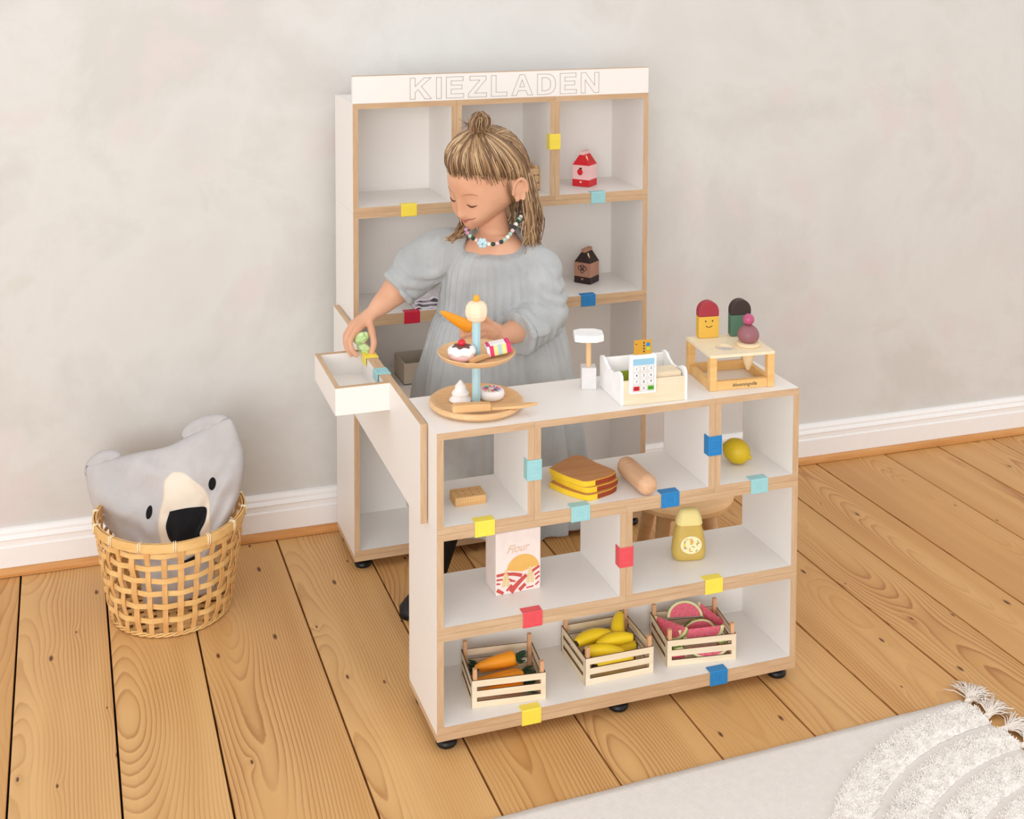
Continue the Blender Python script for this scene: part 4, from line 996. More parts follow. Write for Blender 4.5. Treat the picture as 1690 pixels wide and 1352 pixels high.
for ex, ey in ((472, 597), (800, 450)):
    kpatch('eye', 'koala_black', [kloc(100+(ex+17*math.cos(2*PI*k/20)-5*math.sin(2*PI*k/20))*.3106, 660+(ey+36*math.sin(2*PI*k/20))*.3106) for k in range(20)], .0010)
def ear(name, cx_, cy_, rx, ry, rot, seed):
    g = MB(); n = 30; M2 = Matrix.Rotation(rot, 3, 'Z')
    rings = []
    for k in range(1, 9):
        for_ = []
        kk = k/8
        for i in range(n):
            a = 2*PI*i/n; v = M2 @ Vector((rx*kk*math.cos(a), ry*kk*math.sin(a), 0))
            z = .016*math.sqrt(max(0, 1-kk**2.2))+.010*noise.noise((kk*3*math.cos(a), kk*3*math.sin(a), seed))*(1-kk)
            for_.append((cx_+v.x, cy_+v.y, z-.010))
        rings.append(for_)
    back = [[(x, y, -.020-z*.8) for x, y, z in r] for r in rings[::-1]][1:]
    g.loft(rings+back); g.build(name, 'koala_grey', ko, smooth='all')
ear('ear', -.150, PHH*.97, .052, .034, .12, 1.0); ear('ear', .120, PHH*1.00, .066, .030, -.02, 5.0)

# ------------------------------------------------------------------ rug
def rug_mats():
    m, nt, b = nodes('rug_weave'); vec = coords(nt)
    w1 = N(nt, 'ShaderNodeTexWave', i_Scale=110.0, i_Distortion=.6); w1.bands_direction = 'X'; nt.links.new(vec, w1.inputs[0])
    w2 = N(nt, 'ShaderNodeTexWave', i_Scale=70.0, i_Distortion=.6); w2.bands_direction = 'Y'; nt.links.new(vec, w2.inputs[0])
    r_ = ramp(nt, [(.2, lin((226, 218, 212))), (.8, lin((240, 234, 229)))], mathn(nt, 'MULTIPLY', mathn(nt, 'ADD', w1.outputs[1], noisen(nt, vec, 60, 3)), .5))
    nt.links.new(r_.outputs[0], b.inputs['Base Color']); b.inputs['Roughness'].default_value = .95; b.inputs['Specular IOR Level'].default_value = .1
    bump(nt, b, mathn(nt, 'ADD', w1.outputs[1], w2.outputs[1]), .35, .0015)
rug_mats(); plain('rug_tuft', (246, 241, 236), .95, .04, 90, .1, 0, .2); plain('tassel', (240, 230, 220), .95, .04, 60, .1)
RX1, RY1, RW_, RL = 1.085, -.184, 1.40, 2.0
rg_ = thing('rainbow_rug', 'cream flat woven rug with tufted rainbow arches and tasselled end', 'rug', (RX1, RY1, 0), .026)
g = MB(); nx, ny = 120, 90; vs = []
for j in range(ny+1):
    for i in range(nx+1):
        x = -RL*(i/nx); y = -RW_*(j/ny)
        ed = .0025*noise.noise((x*9, y*9, 1)) ; vs.append((x+(ed if i == 0 else 0), y+(ed if j == 0 else 0), .0055+.0008*noise.noise((x*6, y*6, 0))))
q = len(vs); vs += [(x, y, .0005) for x, y, z in vs]; W_ = nx+1
fs = [(j*W_+i+1, j*W_+i, (j+1)*W_+i, (j+1)*W_+i+1)[::-1] for j in range(ny) for i in range(nx)]
for i in range(nx): fs += [(i, i+1, q+i+1, q+i), (ny*W_+i+1, ny*W_+i, q+ny*W_+i, q+ny*W_+i+1)]
for j in range(ny): fs += [((j+1)*W_, j*W_, q+j*W_, q+(j+1)*W_), (j*W_+nx, (j+1)*W_+nx, q+(j+1)*W_+nx, q+j*W_+nx)]
g.add(vs, fs); g.build('woven_ground', 'rug_weave', rg_, smooth='all', fix=True)
RR = random.Random(11); YC = -RW_/2
for (r0, r1) in ((.612, .680), (.528, .592), (.446, .508), (.366, .428)):
    g = MB(); na, nr_ = 260, 12; vs = []
    for i in range(na+1):
        a = PI/2+PI*i/na
        for k in range(nr_+1):
            u = k/nr_; r = r0+(r1-r0)*u; edge = math.sin(PI*u)**.35 if 0 < u < 1 else 0
            x, y = r*math.cos(a), YC+r*math.sin(a)
            jit = .0025 if 0 < u < 1 else .0015
            vs.append((min(-.001, x+RR.uniform(-jit, jit)), y+RR.uniform(-jit, jit), .0058+edge*(.0085+.0035*noise.noise((x*40, y*40, 2))+RR.uniform(-.0016, .0016))))
    W_ = nr_+1
    g.add(vs, [(i*W_+k, i*W_+k+1, (i+1)*W_+k+1, (i+1)*W_+k) for i in range(na) for k in range(nr_)])
    arc = g.build('tufted_arch', 'rug_tuft', rg_, fix=True)
    # pile of short yarn ends
    g = MB(); cnt = int(5200*(r1-r0)*(r0+r1)*PI/2/.066)
    for _ in range(cnt):
        a = PI/2+PI*RR.random()*.62; u = RR.uniform(.02, .98); r = r0+(r1-r0)*u; x, y = r*math.cos(a), YC+r*math.sin(a); b0 = RR.uniform(0, 2*PI)
        lx, ly = RR.uniform(-.006, .006), RR.uniform(-.006, .006); h_ = .0058+.0085*math.sin(PI*u)**.35+RR.uniform(.001, .0042); z0 = h_-.008
        w_ = .0013
        g.add([(x+w_*math.cos(b0+q*2.094), y+w_*math.sin(b0+q*2.094), z0) for q in range(3)]+[(x+lx+w_*.8*math.cos(b0+q*2.094), y+ly+w_*.8*math.sin(b0+q*2.094), h_) for q in range(3)],
              [(0, 1, 4, 3), (1, 2, 5, 4), (2, 0, 3, 5), (3, 4, 5)])
    o = g.build('pile', 'rug_tuft', arc); o['kind'] = 'stuff'
# tassels along the end
for i in range(11):
    y = -.012-.052*i+RR.uniform(-.008, .008)
    t = MB(); base = Vector((.001, y, .006)); drift = RR.uniform(-.5, .5) if i > 1 else .5
    t.ell((.010, y, .008), (.011, .006, .006), 12, 8)
    for s_ in range(80):
        a = drift+RR.gauss(0, .38); l = RR.uniform(.045, .068); curl = RR.uniform(-.5, .9); z = RR.uniform(.003, .014)
        pts = [Vector((.012, y+RR.uniform(-.004, .004), .008))]
        for k in range(1, 6):
            u = k/5; aa = a+curl*u; pts.append(pts[-1]+Vector((math.cos(aa), math.sin(aa), 0))*l/5); pts[-1].z = .008+(z-.008)*u+.010*math.sin(PI*u)*RR.uniform(.3, 1)
        t.tube(pts, .0012, 4)
    t.build('tassel', 'tassel', rg_, smooth='all')

# ------------------------------------------------------------------ stool behind the counter
wood('stool_wood', (236, 196, 146), (218, 172, 120), .45, 'X', .3)
so = thing('wooden_stool', 'small round wooden stool behind the counter', 'stool', (.735, .405, 0))
SZ = .265
MB().lathe([(0, SZ-.030), (.108, SZ-.030), (.125, SZ-.024), (.130, SZ-.012), (.127, SZ-.003), (.118, SZ), (0, SZ)], 48).build('seat', 'stool_wood', so, smooth=True)
for a in (.6, .6+PI/2, .6+PI, .6+1.5*PI):
    ca, sa = math.cos(a), math.sin(a)
    MB().tube([(.075*ca, .075*sa, SZ-.031), (.120*ca, .120*sa, .002)], [.018, .013], 16).build('leg', 'stool_wood', so, smooth='all')
for a in (.6, .6+PI/2):
    ca, sa = math.cos(a), math.sin(a)
    MB().box(-.085, .085, -.010, .010, SZ-.062-(.0215 if a > 1 else 0), SZ-.042-(.0215 if a > 1 else 0)).build('stretcher', 'stool_wood', so).rotation_euler = (0, 0, a)
# ------------------------------------------------------------------ child behind the counter
def skin_mat():
    m, nt, b = nodes('skin'); vec = coords(nt)
    v = noisen(nt, vec, 14, 3); r_ = ramp(nt, [(.35, lin((214, 160, 128))), (.65, lin((226, 176, 146)))], v)
    nt.links.new(r_.outputs[0], b.inputs['Base Color']); b.inputs['Roughness'].default_value = .5; b.inputs['Specular IOR Level'].default_value = .35
    b.inputs['Subsurface Weight'].default_value = .12; b.inputs['Subsurface Radius'].default_value = (.012, .005, .003); b.inputs['Subsurface Scale'].default_value = 1.0
skin_mat()
def hair_mat():
    m, nt, b = nodes('hair'); g_ = nt.nodes.new('ShaderNodeNewGeometry')
    r_ = ramp(nt, [(0, lin((92, 66, 48))), (.35, lin((136, 102, 72))), (.7, lin((178, 142, 102))), (1, lin((220, 190, 148)))], g_.outputs['Random Per Island'])
    nt.links.new(r_.outputs[0], b.inputs['Base Color']); b.inputs['Roughness'].default_value = .42; b.inputs['Specular IOR Level'].default_value = .5
hair_mat(); plain('hair_base', (112, 82, 58), .6, .2, 60)
fabric('linen', (198, 201, 202), (182, 185, 186), 1200, .92, .30); plain('legging', (26, 25, 28), .85, .1); plain('shoe', (24, 24, 26), .5, .1)
plain('lip', (196, 112, 104), .45, .03); plain('lash', (96, 62, 44), .7); plain('mouth_tone', (150, 84, 72), .6); plain('brow', (178, 130, 92), .8); plain('hairband', (214, 170, 160), .7)
for n_, c_ in (('bead_green', (30, 62, 52)), ('bead_mint', (168, 204, 186)), ('bead_white', (244, 238, 230)), ('bead_pink', (232, 196, 196)), ('bead_lilac', (190, 148, 178)), ('bead_sky', (196, 222, 230))): plain(n_, c_, .3, .02)
def remeshed(name, mb, mat, voxel, smooth=2, fn=None):
    me = mb.mesh(name, mat, fix=True); o = bpy.data.objects.new(name+'_tmp', me); COL.objects.link(o)
    md = o.modifiers.new('r', 'REMESH'); md.mode = 'VOXEL'; md.voxel_size = voxel; md.use_smooth_shade = True
    ms = o.modifiers.new('s', 'SMOOTH'); ms.factor = .5; ms.iterations = smooth
    dg = bpy.context.evaluated_depsgraph_get(); dg.update(); out = bpy.data.meshes.new_from_object(o.evaluated_get(dg)); bpy.data.objects.remove(o)
    if fn:
        nr = [v.normal.copy() for v in out.vertices]
        for v, n_ in zip(out.vertices, nr): v.co = fn(v.co, n_)
    out.name = name; out.materials.clear(); out.materials.append(MATS[mat])
    out.polygons.foreach_set('use_smooth', [True]*len(out.polygons)); out.update(); return out
def V3(x, y, Y): return aty(x, y, Y)
kid = thing('person', 'child in a loose grey linen dress behind the counter holding toy food', 'person', (.288, .49, 0))
KO = Vector((.288, .49, 0)); KB = Matrix.Translation(-KO)
def kid_part(name, me, parent=None):
    if parent is None: me.transform(KB)
    o = link(name, me, parent or kid); return o
# head frame: forward, left, up
HA, HP, HR_, HS = 3.60, .38, -.11, 1.08
HC = Vector((.2650, .480, 1.0430))
F0 = Vector((math.cos(HA), math.sin(HA), 0)); L0 = Vector((-math.sin(HA), math.cos(HA), 0)); Zv = Vector((0, 0, 1))
HF = F0*math.cos(HP)-Zv*math.sin(HP); HU0 = Zv*math.cos(HP)+F0*math.sin(HP)
HL = L0*math.cos(HR_)+HU0*math.sin(HR_); HU = HU0*math.cos(HR_)-L0*math.sin(HR_)
HM = Matrix((HF, HL, HU)).transposed()
def gauss(d, c, w): c = Vector(c).normalized(); return math.exp(-((d-c).length/w)**2)
def head_local(d, lift=0.0):
    d = Vector(d).normalized()
    x, y, z = d.x*.094, d.y*.075, d.z*.100
    s = smoothstep(.0, 1.0, -d.z)
    y *= 1-.30*s*s-.06*s
    if d.x < 0: x *= 1-.50*smoothstep(.15, .9, -d.z)
    else: x += .030*smoothstep(.25, 1.0, -d.z)*smoothstep(.0, .5, d.x)
    if d.z > 0: y *= 1+.04*d.z; x *= 1.0+.02*d.z
    p_ = Vector((x, y, z)); r = p_.normalized()
    e = .0
    e += .0150*gauss(d, (.90, 0, -.36), .115)+.0075*gauss(d, (.95, 0, -.20), .12)      # nose and bridge
    for sy in (-1, 1):
        e += .0028*gauss(d, (.86, sy*.115, -.385), .075)                                # nostrils
        e += .0105*gauss(d, (.74, sy*.50, -.44), .28)                                   # cheeks
        e -= .0068*gauss(d, (.90, sy*.33, -.10), .17)                                   # eye sockets
        e += .0052*gauss(d, (.89, sy*.35, -.125), .105)                                 # closed lids
        e += .0016*gauss(d, (.90, sy*.30, .10), .15)                                    # brow
    e += .0044*gauss(d, (.855, 0, -.52), .10)+.0042*gauss(d, (.80, 0, -.60), .10)        # lips
    e -= .0036*gauss(d, (.82, 0, -.562), .042)
    e += .0072*gauss(d, (.60, 0, -.84), .22)                                            # chin
    e += .0050*gauss(d, (.82, 0, .42), .40)                                             # forehead
    return p_+r*(e+lift)
def HW(p_): return HC+HM @ (Vector(p_)*HS)
def headpt(d, lift=0.0): return HW(head_local(d, lift))
g = MB(); n, m_ = 120, 84; vs = [headpt((0, 1, 0))]; fs = []
for i in range(1, m_):
    th = PI*i/m_
    for j in range(n):
        ph = 2*PI*j/n; vs.append(headpt((math.sin(th)*math.cos(ph), math.cos(th), math.sin(th)*math.sin(ph))))
vs.append(headpt((0, -1, 0))); e_ = len(vs)-1
fs += [(0, 1+j, 1+(j+1) % n) for j in range(n)]+[(1+i*n+j, 1+(i+1)*n+j, 1+(i+1)*n+(j+1) % n, 1+i*n+(j+1) % n) for i in range(m_-2) for j in range(n)]+[(e_, 1+(m_-2)*n+(j+1) % n, 1+(m_-2)*n+j) for j in range(n)]
body = MB(); body.add(vs, fs)
# ears
for sy in (1, -1):
    ME = HM @ Matrix.Rotation(sy*-.35, 3, 'Z') @ Matrix.Rotation(-.20, 3, 'Y')
    ec = HW((-.011, sy*.0760, -.020))
    body.ell(ec, (.0170, .0060, .0270), 20, 14, ME)
    rim = []
    for k in range(15):
        a = math.radians(-70+270*k/14); rim.append(ec+ME @ Vector((-.0175*math.cos(a), sy*.0075, .0275*math.sin(a)))*1.04)
    body.tube(rim, [.0036+.0012*math.sin(PI*k/14) for k in range(15)], 8)
    body.ell(ec+ME @ Vector((.004, sy*.003, -.023)), (.0070, .0045, .0085), 12, 8, ME)
# trunk: shoulder axis points to her left
TS = Vector((.790, -.613, 0)).normalized(); TF = Vector((-.613, -.790, 0)).normalized()
TC = Vector((.290, .492, 0))
def ring(z, a, b, cen=TC, n=40, tilt=0.0, fold=None, c2=None):
    out = []
    for k in range(n):
        t = 2*PI*k/n; q = (TS*math.cos(t)*a+TF*math.sin(t)*b)*(1 if not fold else fold(t))
        out.append(Vector((cen.x, cen.y, z))+q+Vector((0, 0, -tilt*math.sin(t))))
    return out
body.loft([ring(z, a, b) for z, a, b in ((.42, .075, .060), (.50, .095, .070), (.62, .092, .066), (.74, .090, .064), (.83, .096, .062), (.868, .088, .054), (.892, .060, .046), (.905, .042, .040))])
body.tube([TC+Vector((0, 0, .87)), TC+Vector((-.004, .002, .92)), TC+Vector((-.010, .000, .965)), TC+Vector((-.012, .000, 1.02))], [.043, .036, .034, .036], 24)
hipL, hipR = TC+TS*.045, TC-TS*.045
footR = Vector((.150, .560, 0)); footL = Vector((.335, .400, 0))
for hp, ft in ((hipL, footL), (hipR, footR)):
    body.tube([Vector((hp.x, hp.y, .47)), Vector((hp.x*.5+ft.x*.5, hp.y*.5+ft.y*.5, .28)), Vector((ft.x, ft.y, .06))], [.052, .036, .026], 20)
# arms and hands
shR, shL = Vector((.212, .550, .860)), Vector((.360, .436, .854))
elR, wrR = V3(672, 462, .585), V3(622, 510, .556)
elL, wrL = V3(903, 530, .395), V3(832, 553, .325)
body.ell(shR, (.034, .034, .030)); body.ell(shL, (.030, .030, .028))
body.tube(catmull([shR, (shR+elR)/2, elR, (elR*.45+wrR*.55), wrR, wrR+(wrR-elR)*.12], 4), [.033]*4+[.033, .033, .034, .035, .036, .036, .035, .034, .031, .028, .026, .0235]+[.0215, .0195, .0185, .0175, .0165], 22)
body.tube(catmull([shL, (shL+elL)/2, elL, (elL*.45+wrL*.55), wrL, wrL+(wrL-elL)*.12], 4), [.033]*4+[.033, .033, .034, .035, .036, .036, .035, .034, .031, .028, .026, .0235]+[.0215, .0195, .0185, .0175, .0165], 22)
def finger(pts, r0):
    q = catmull(pts, 5); n_ = len(q); body.tube(q, [r0*(1-.22*k/(n_-1))*(1+.06*math.cos(k*2*PI/5)) for k in range(n_)], 12); body.ell(q[-1], (r0*.80,)*3, 12, 8)
# right hand: reaches over the tray, fingers down on either side of the slice
def palm(c, w_, knuckles, thumb0, r):
    for kk in knuckles: body.tube([w_, (w_+kk)/2+(c-(w_+kk)/2)*.35, kk], [.0168, .0140, r], 12)
    body.tube([w_, (w_+thumb0)/2, thumb0], [.0168, .0140, r*1.10], 12)
    body.ell(c, (r*1.9, r*1.9, r*1.8), 16, 10)
fr = .0079
kR = [V3(587, 546, .532), V3(581, 541, .545), V3(580, 537, .559), V3(584, 535, .572)]; tR = V3(609, 528, .538)
palm(V3(599, 530, .553), wrR, kR, tR, .0098)
finger([kR[0], V3(578, 562, .524), V3(580, 576, .518), V3(588, 586, .516)], fr)
finger([kR[1], V3(572, 558, .540), V3(573, 574, .534), V3(580, 585, .531)], fr)
finger([kR[2], V3(571, 553, .558), V3(571, 568, .553), V3(576, 580, .549)], fr*.95)
finger([kR[3], V3(575, 550, .574), V3(574, 563, .571), V3(577, 573, .568)], fr*.85)
finger([tR, V3(614, 548, .524), V3(617, 567, .516), V3(613, 583, .512)], fr*1.16)
# left hand: fist around the carrot
kL = [V3(797, 533, .312), V3(799, 541, .309), V3(802, 549, .311), V3(806, 556, .316)]; tL = V3(812, 537, .316)
palm(V3(814, 548, .322), wrL, kL, tL, .0098)
finger([kL[0], V3(778, 540, .292), V3(764, 545, .287), V3(763, 552, .297)], fr)
finger([kL[1], V3(778, 549, .290), V3(764, 553, .287), V3(765, 560, .297)], fr)
finger([kL[2], V3(783, 557, .293), V3(770, 560, .290), V3(771, 566, .299)], fr*.95)
finger([kL[3], V3(789, 563, .300), V3(778, 565, .297), V3(779, 569, .305)], fr*.85)
finger([tL, V3(798, 524, .304), V3(784, 522, .293), V3(774, 526, .287)], fr*1.08)
bme = remeshed('body', body, 'skin', .0024, 3)
bod = kid_part('body', bme)
def facebit(name, mat, dirs, rad, lift=.0006, flat=1.0):
    pts = [headpt(d, lift/HS) for d in catmull(dirs, 5)]; n_ = len(pts)
    mb = MB(); mb.tube(pts, [rad*(.25+.75*math.sin(PI*min(1, max(0, k/(n_-1))))) for k in range(n_)], 8, flat=flat); me = mb.mesh(name, mat, smooth='all'); return kid_part(name, me)
for sy in (1, -1):
    facebit('eyelash', 'lash', [(.94, sy*.21, -.165), (.90, sy*.30, -.195), (.86, sy*.39, -.195), (.81, sy*.50, -.165)], .0023, .0003)
    facebit('eyebrow', 'brow', [(.94, sy*.17, .055), (.90, sy*.30, .095), (.83, sy*.45, .085), (.76, sy*.56, .04)], .0020, -.0006)
facebit('mouth_line', 'mouth_tone', [(.80, -.22, -.520), (.82, 0, -.562), (.82, .14, -.550), (.79, .28, -.490), (.74, .41, -.395)], .0015, .0002)
facebit('lip', 'lip', [(.83, -.18, -.522), (.855, -.06, -.528), (.855, .06, -.528), (.82, .22, -.510)], .0022, -.0012)
facebit('lip', 'lip', [(.79, -.16, -.585), (.80, 0, -.602), (.785, .20, -.580)], .0030, -.0016)
# ------------------------------------------------------------------ hair
HB = Vector((.10, .02, .99)).normalized()     # bun direction in head frame
def zline(ph):
    a = abs(math.degrees(ph)); pts_ = [(0, .50), (35, .47), (60, .36), (78, .20), (90, .10), (104, -.10), (118, -.45), (150, -.66), (180, -.70)]
    for (a0, z0), (a1, z1) in zip(pts_, pts_[1:]):
        if a <= a1: return z0+(z1-z0)*(a-a0)/(a1-a0)
    return -.7
def hdir(ph, z): s = math.sqrt(max(0, 1-z*z)); return Vector((s*math.cos(ph), s*math.sin(ph), z))
g = MB(); NA, NZ = 120, 26; vs = []
for j in range(NZ+1):
    for i in range(NA):
        ph = -PI+2*PI*i/NA; z0 = zline(ph); z = z0+(1.0-z0)*(j/NZ)
        vs.append(headpt(hdir(ph, min(z, .9995)), (-.0015+.0075*min(1, j/6))))
g.add(vs, [(j*NA+i, j*NA+(i+1) % NA, (j+1)*NA+(i+1) % NA, (j+1)*NA+i) for j in range(NZ) for i in range(NA)])
me = g.mesh('hair_cap', 'hair_base', smooth='all', fix=True); hc = kid_part('hair', me); hc.name = 'hair'
R5 = random.Random(5)
st_ = MB()
def strand(pts, r, n_=5):
    q = catmull(pts, 3); k_ = len(q); st_.tube(q, [r*(.25+.75*math.sin(PI*min(.85, .04+.92*i/(k_-1)))) for i in range(k_)], n_, flat=.6)
for i in range(620):                      # swept up into the bun
    ph = R5.uniform(-1.95, 1.95); z0 = zline(ph)+R5.uniform(-.05, .18); d0 = hdir(ph, z0); d1 = (HB+Vector((R5.gauss(0, .05), R5.gauss(0, .05), 0))).normalized()
    lv = R5.uniform(.0, .0035); vol = .012*math.exp(-(ph/1.0)**2)+.005
    pts_ = []
    for k in range(7):
        t = k/6; d = d0.lerp(d1, t).normalized(); pts_.append(headpt(d, .0010+lv*min(1, t*4)+.006*min(1, t*3)+vol*math.sin(PI*t)**.9*(1-.3*t)+(.004*t if t > .8 else 0)))
    strand(pts_, R5.uniform(.0013, .0024))
for i in range(330):                      # scalp of the lower back hair
    ph = R5.choice((-1, 1))*R5.uniform(1.5, PI); z1 = zline(ph)+R5.uniform(-.02, .25); d0 = (HB+Vector((-.25, R5.uniform(-.5, .5), 0))).normalized(); d1 = hdir(ph, z1)
    pts_ = [headpt(d0.lerp(d1, k/5).normalized(), .008+R5.uniform(0, .003)) for k in range(6)]
    strand(pts_, R5.uniform(.0015, .0024))
def hang(ph, z1, length, outw, r, end_in=0.0):
    d1 = hdir(ph, z1); s0 = headpt(hdir(ph, z1+.25), .008); s1 = headpt(d1, .009); o_ = (s1-HC); o_.z = 0; o_.normalize()
    jit = lambda a: Vector((R5.gauss(0, a), R5.gauss(0, a), R5.gauss(0, a*.5)))
    p1 = s1+o_*outw*.55+Vector((0, 0, -length*.33))+jit(.003); p2 = s1+o_*outw+Vector((0, 0, -length*.7))+jit(.006); p3 = s1+o_*(outw-end_in)+Vector((0, 0, -length))+jit(.010)
    strand([s0, s1, p1, p2, p3], r)
for i in range(300): hang(R5.uniform(1.86, 2.75), R5.uniform(-.40, .05), R5.uniform(.115, .190), R5.uniform(.004, .024), R5.uniform(.0013, .0024))      # her left, over the shoulder
for i in range(150): hang(R5.uniform(2.6, 3.7), R5.uniform(-.65, -.1), R5.uniform(.06, .12), R5.uniform(.0, .012), R5.uniform(.0015, .0024))
for i in range(130): hang(-R5.uniform(1.72, 2.3), R5.uniform(-.35, .05), R5.uniform(.10, .17), R5.uniform(.0, .016), R5.uniform(.0013, .0022), -.004)      # her right side
for i in range(90):                        # lock falling in front of her right shoulder
    j_ = lambda s: R5.gauss(0, s); q_ = R5.uniform(0, 10)
    strand([V3(776+j_(3), 345, .540), V3(766+j_(4), 362, .525+j_(.004)), V3(763+j_(5), 378, .490+j_(.004)), V3(755+j_(5)-q_*.4, 390+j_(2), .468), V3(748-q_+j_(3), 395+j_(3), .464)], R5.uniform(.0011, .0020))
for i in range(16):                        # loose wisps in front of the ear
    ph = R5.uniform(1.30, 1.50); s0 = headpt(hdir(ph, .16), .006); strand([s0, headpt(hdir(ph-.02, -.05), .004), headpt(hdir(ph+.05, -.30), .004), headpt(hdir(ph+.16, -.52), .006)], .0007)
for i in range(90):                        # thin fringe on the temple
    ph = R5.uniform(-.7, 1.3); z0 = zline(ph); ll = R5.uniform(.03, .09) if ph < .6 else R5.uniform(.05, .22); strand([headpt(hdir(ph, z0+.10), .007), headpt(hdir(ph+.01, z0), .002), headpt(hdir(ph+.04, z0-ll), .0008)], .0008)
B0 = headpt(HB, .012); BU = (Vector((.10, -.02, 1))).normalized(); BX_ = _r.copy(); BY_ = BU.cross(BX_).normalized()
for i in range(330):                       # bun loop
    a = R5.uniform(-1.3, 1.3); rr = R5.uniform(.003, .0265); wd = R5.uniform(.75, 1.1); ax_ = (BX_*math.cos(a)+BY_*math.sin(a)); off = BY_*R5.gauss(0, .004)
    pts_ = [B0+off*.3]
    for k in range(9):
        t = -.5*PI+2*PI*(k+.6)/9.2; pts_.append(B0+off+ax_*(rr*wd*math.cos(t))+_r*(.009+R5.gauss(0, .002))+BU*(.022+rr*1.05*math.sin(t)))
    pts_.append(B0-off*.3); strand(pts_, R5.uniform(.0012, .0022))
for i in range(60):                        # stray ends at the bun
    a = R5.uniform(0, 2*PI); o_ = BX_*math.cos(a)+BY_*math.sin(a); strand([B0+BU*.012, B0+BU*.020+o_*.018, B0+BU*R5.uniform(-.005, .035)+o_*R5.uniform(.028, .045)], .0007)
me = st_.mesh('hair_strands', 'hair', smooth='all'); me.transform(KB); hs = link('strands', me, hc); hs['kind'] = 'stuff'
g = MB(); pts_ = [B0+BU*.0045+(BX_*math.cos(2*PI*k/20)+BY_*math.sin(2*PI*k/20))*.0105 for k in range(21)]; g.tube(pts_, .0035, 8); me = g.mesh('hair_tie', 'hairband', smooth='all'); kid_part('hair_tie', me)
# ------------------------------------------------------------------ dress
def foldf(z):
    amp = (.016+.150*smoothstep(0, 1, max(0, min(1, (.705-z)/.30))))
    def f(t):
        s = math.sin(9*t+1.3*math.sin(2*t)+3*z)*.55+math.sin(17*t+1.7*math.sin(3*t+1)-4*z)*.30+math.sin(31*t+2*z)*.15
        return 1+amp*s*.62
    return f
dress = MB()
prof = [(.890, .044, .038, .012), (.891, .053, .050, .026), (.886, .072, .064, .025), (.870, .098, .076, .014), (.850, .114, .084, .005), (.82, .124, .090, 0), (.78, .132, .096, 0), (.74, .140, .102, 0), (.712, .145, .106, 0), (.704, .146, .107, 0), (.69, .154, .114, 0),
        (.66, .164, .122, 0), (.62, .176, .130, 0), (.56, .190, .138, 0), (.48, .200, .146, 0), (.40, .206, .150, 0), (.30, .210, .153, 0), (.27, .212, .154, 0), (.232, .213, .155, 0)]
dress.loft([ring(z, a, b, TC+Vector((.004, 0, 0)), 200, ti, foldf(z)) for z, a, b, ti in prof])
def sleeve(pts, rads, cuff):
    q = catmull(pts, 5); n_ = len(q); rr = []
    for k in range(n_):
        u = k/(n_-1)*(len(rads)-1); i0 = min(int(u), len(rads)-2); rr.append(rads[i0]+(rads[i0+1]-rads[i0])*(u-i0))
    dress.tube(q, rr, 32)
    dv = (q[-1]-q[-3]).normalized()
    # gathered cuff: band then frill
    dress.tube([q[-1]-dv*.004, q[-1]+dv*.004, q[-1]+dv*.012, q[-1]+dv*.017], [rr[-1]*1.0, rr[-1]*.86, rr[-1]*1.02, rr[-1]*.99], 32)
sleeve([Vector((.232, .538, .852)), Vector((.190, .556, .852)), V3(700, 437, .575), V3(664, 469, .578)], [.050, .056, .057, .050], None)
sleeve([Vector((.340, .448, .846)), Vector((.376, .426, .826)), V3(893, 468, .405), V3(897, 516, .392), V3(860, 546, .350)], [.048, .051, .052, .055, .051], None)
def crease(co, n_):
    z = co.z; th = math.atan2(co.y-.492, co.x-.294); far = math.hypot(co.x-.294, (co.y-.492))
    if z > .705:
        q = noise.noise((co.x*13, co.y*13, co.z*20))*.0060+noise.noise((co.x*34, co.y*34, co.z*20+5))*.0038
        arm = smoothstep(.125, .17, far)
        ph = 70*(co.z*.75+co.x*.55*(1 if co.x > .29 else -1))+6*noise.noise((co.x*10, co.y*10, co.z*10))
        q += arm*.0075*(abs(math.sin(ph))-.5)
        q += (1-arm)*(.0022*math.sin(34*th+3*noise.noise((co.x*6, co.y*6, co.z*8)))*smoothstep(.88, .80, z)+.0016*math.sin(th*72)*math.exp(-((z-.715)/.02)**2))
    else:
        q = noise.noise((co.x*15, co.y*15, co.z*4))*.0070+noise.noise((co.x*38, co.y*38, co.z*7))*.0034
        q += .0030*math.sin(th*46+2*noise.noise((co.x*5, co.y*5, co.z*4)))*smoothstep(.50, .70, z)
    return co+n_*q
dme = remeshed('dress', dress, 'linen', .0036, 2, crease)
kid_part('dress', dme)
# waist seam
g = MB(); g.tube([v+(v-Vector((TC.x, TC.y, v.z))).normalized()*.0005 for v in ring(.7075, .1455, .1065, TC+Vector((.004, 0, 0)), 120)], .0016, 6, cap=False); kid_part('seam', g.mesh('seam', 'linen', smooth='all'))
# leggings and shoes
for hp, ft in ((hipL, footL), (hipR, footR)):
    g = MB(); g.tube([Vector((hp.x, hp.y, .40)), Vector((hp.x*.5+ft.x*.5, hp.y*.5+ft.y*.5, .26)), Vector((ft.x, ft.y, .05))], [.050, .041, .031], 24); kid_part('legging', g.mesh('legging', 'legging', smooth='all'))
    fd = (TF*.8+Vector((-.35, .0, 0))).normalized(); sd = Vector((-fd.y, fd.x, 0)); g = MB(); rings = []
    for s_, w_, h_ in ((-.036, .018, .040), (-.028, .027, .052), (.0, .030, .060), (.03, .031, .050), (.06, .033, .038), (.085, .029, .031), (.102, .014, .020)):
        c_ = ft+fd*s_; rings.append([c_+sd*w_*math.cos(t)+Vector((0, 0, .001+h_*.5+h_*.5*math.sin(t))) for t in [2*PI*k/20 for k in range(20)]])
    g.loft(rings); kid_part('shoe', g.mesh('shoe', 'shoe', smooth='all'))
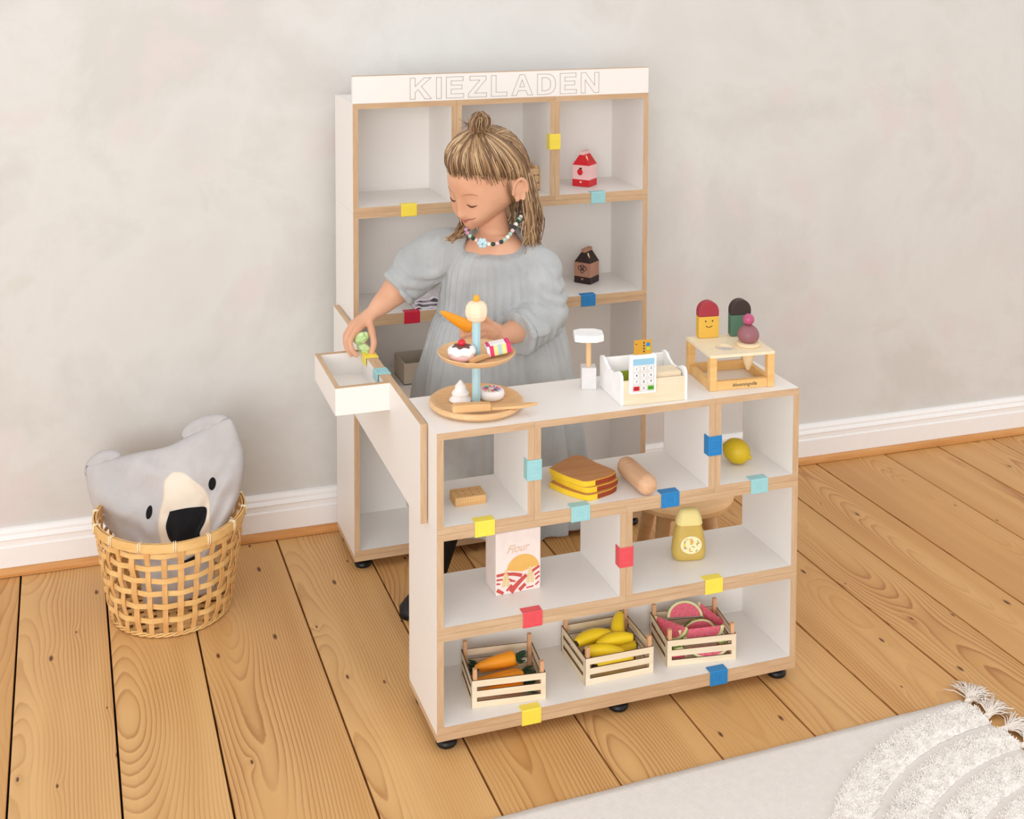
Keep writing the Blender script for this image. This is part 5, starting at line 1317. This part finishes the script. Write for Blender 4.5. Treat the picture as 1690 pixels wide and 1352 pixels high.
# necklace
nk = MB(); path_px = [(768, 376, .452), (774, 388, .438), (787, 397, .420), (800, 402, .410), (815, 403, .404), (828, 399, .402), (840, 389, .406), (848, 377, .414), (854, 366, .426), (862, 355, .445), (868, 348, .475)]
pp = catmull([V3(*q) for q in path_px], 12)
acc = [0.0]
for a_, b_ in zip(pp, pp[1:]): acc.append(acc[-1]+(b_-a_).length)
nko = None; d_ = 0.0; i_ = 0; seq = ['bead_lilac', 'bead_lilac', 'bead_mint', 'bead_green', 'bead_pink', 'P', 'bead_white', 'bead_green', 'bead_pink', 'bead_green', 'bead_mint', 'bead_white', 'bead_mint', 'bead_pink', 'bead_green', 'bead_white', 'bead_green', 'bead_mint', 'bead_white', 'bead_green', 'bead_pink', 'bead_mint']
def along(d): 
    for k in range(len(acc)-1):
        if acc[k+1] >= d: u = (d-acc[k])/(acc[k+1]-acc[k]+1e-9); return pp[k].lerp(pp[k+1], u)
    return pp[-1]
g = MB(); g.tube(pp, .0010, 6); nko = kid_part('necklace', g.mesh('necklace', 'bead_pink', smooth='all'))
while d_ < acc[-1] and i_ < 40:
    kind = seq[i_ % len(seq)] if i_ < len(seq) else 'bead_green'
    c_ = along(d_+(.010 if kind == 'P' else .0048)); g = MB()
    if kind == 'P':
        nv = (-_f).normalized()
        for k in range(6):
            a = 2*PI*k/6; g.ell(c_-KO+(_r*math.cos(a)+_u*math.sin(a))*.0075+nv*.003, (.0052,)*3, 10, 8)
        g.ell(c_-KO+nv*.004, (.0065,)*3, 12, 8); link('flower_bead', g.mesh('flower_bead', 'bead_sky', smooth='all'), nko)
        g = MB(); g.ell(c_-KO+nv*.0105, (.0018,)*3, 8, 6); link('flower_eye', g.mesh('flower_eye', 'dot_blue', smooth='all'), nko); d_ += .020
    else:
        g.ell(c_-KO, (.0050,)*3, 12, 8); link('bead', g.mesh('bead', kind, smooth='all'), nko); d_ += .0098
    i_ += 1
# ------------------------------------------------------------------ what she holds
tipc, basec = V3(727, 514, .275), V3(776, 541, .284)
dvc = tipc-basec; rotc = dvc.to_track_quat('X', 'Z').to_euler()
hc_ = carrot('orange toy carrot held in the child\'s left hand', basec, rotc, dvc.length, .0130, group='held toy food', leaves=False)
MB().lathe([(.0072, 0), (.0072, .010)], 14).build('stub', 'pale_yellow', hc_, smooth=True).rotation_euler = (0, -PI/2, 0)
def facing(right_deg):
    a = math.radians(right_deg); X_ = _r*math.cos(a)+_u*math.sin(a); Z_ = -_f; Y_ = Z_.cross(X_); return Matrix((X_, Y_, Z_)).transposed()
melon('pale green melon slice pinched in the child\'s right hand', V3(596, 557, .534), facing(28), .0150, .0200, 1.0, group='held toy food', rind='rind_pale')
melon('second pale green melon slice below the first in the right hand', V3(602, 575, .532), facing(-35), .0140, .0205, .95, group='held toy food', rind='rind_pale')
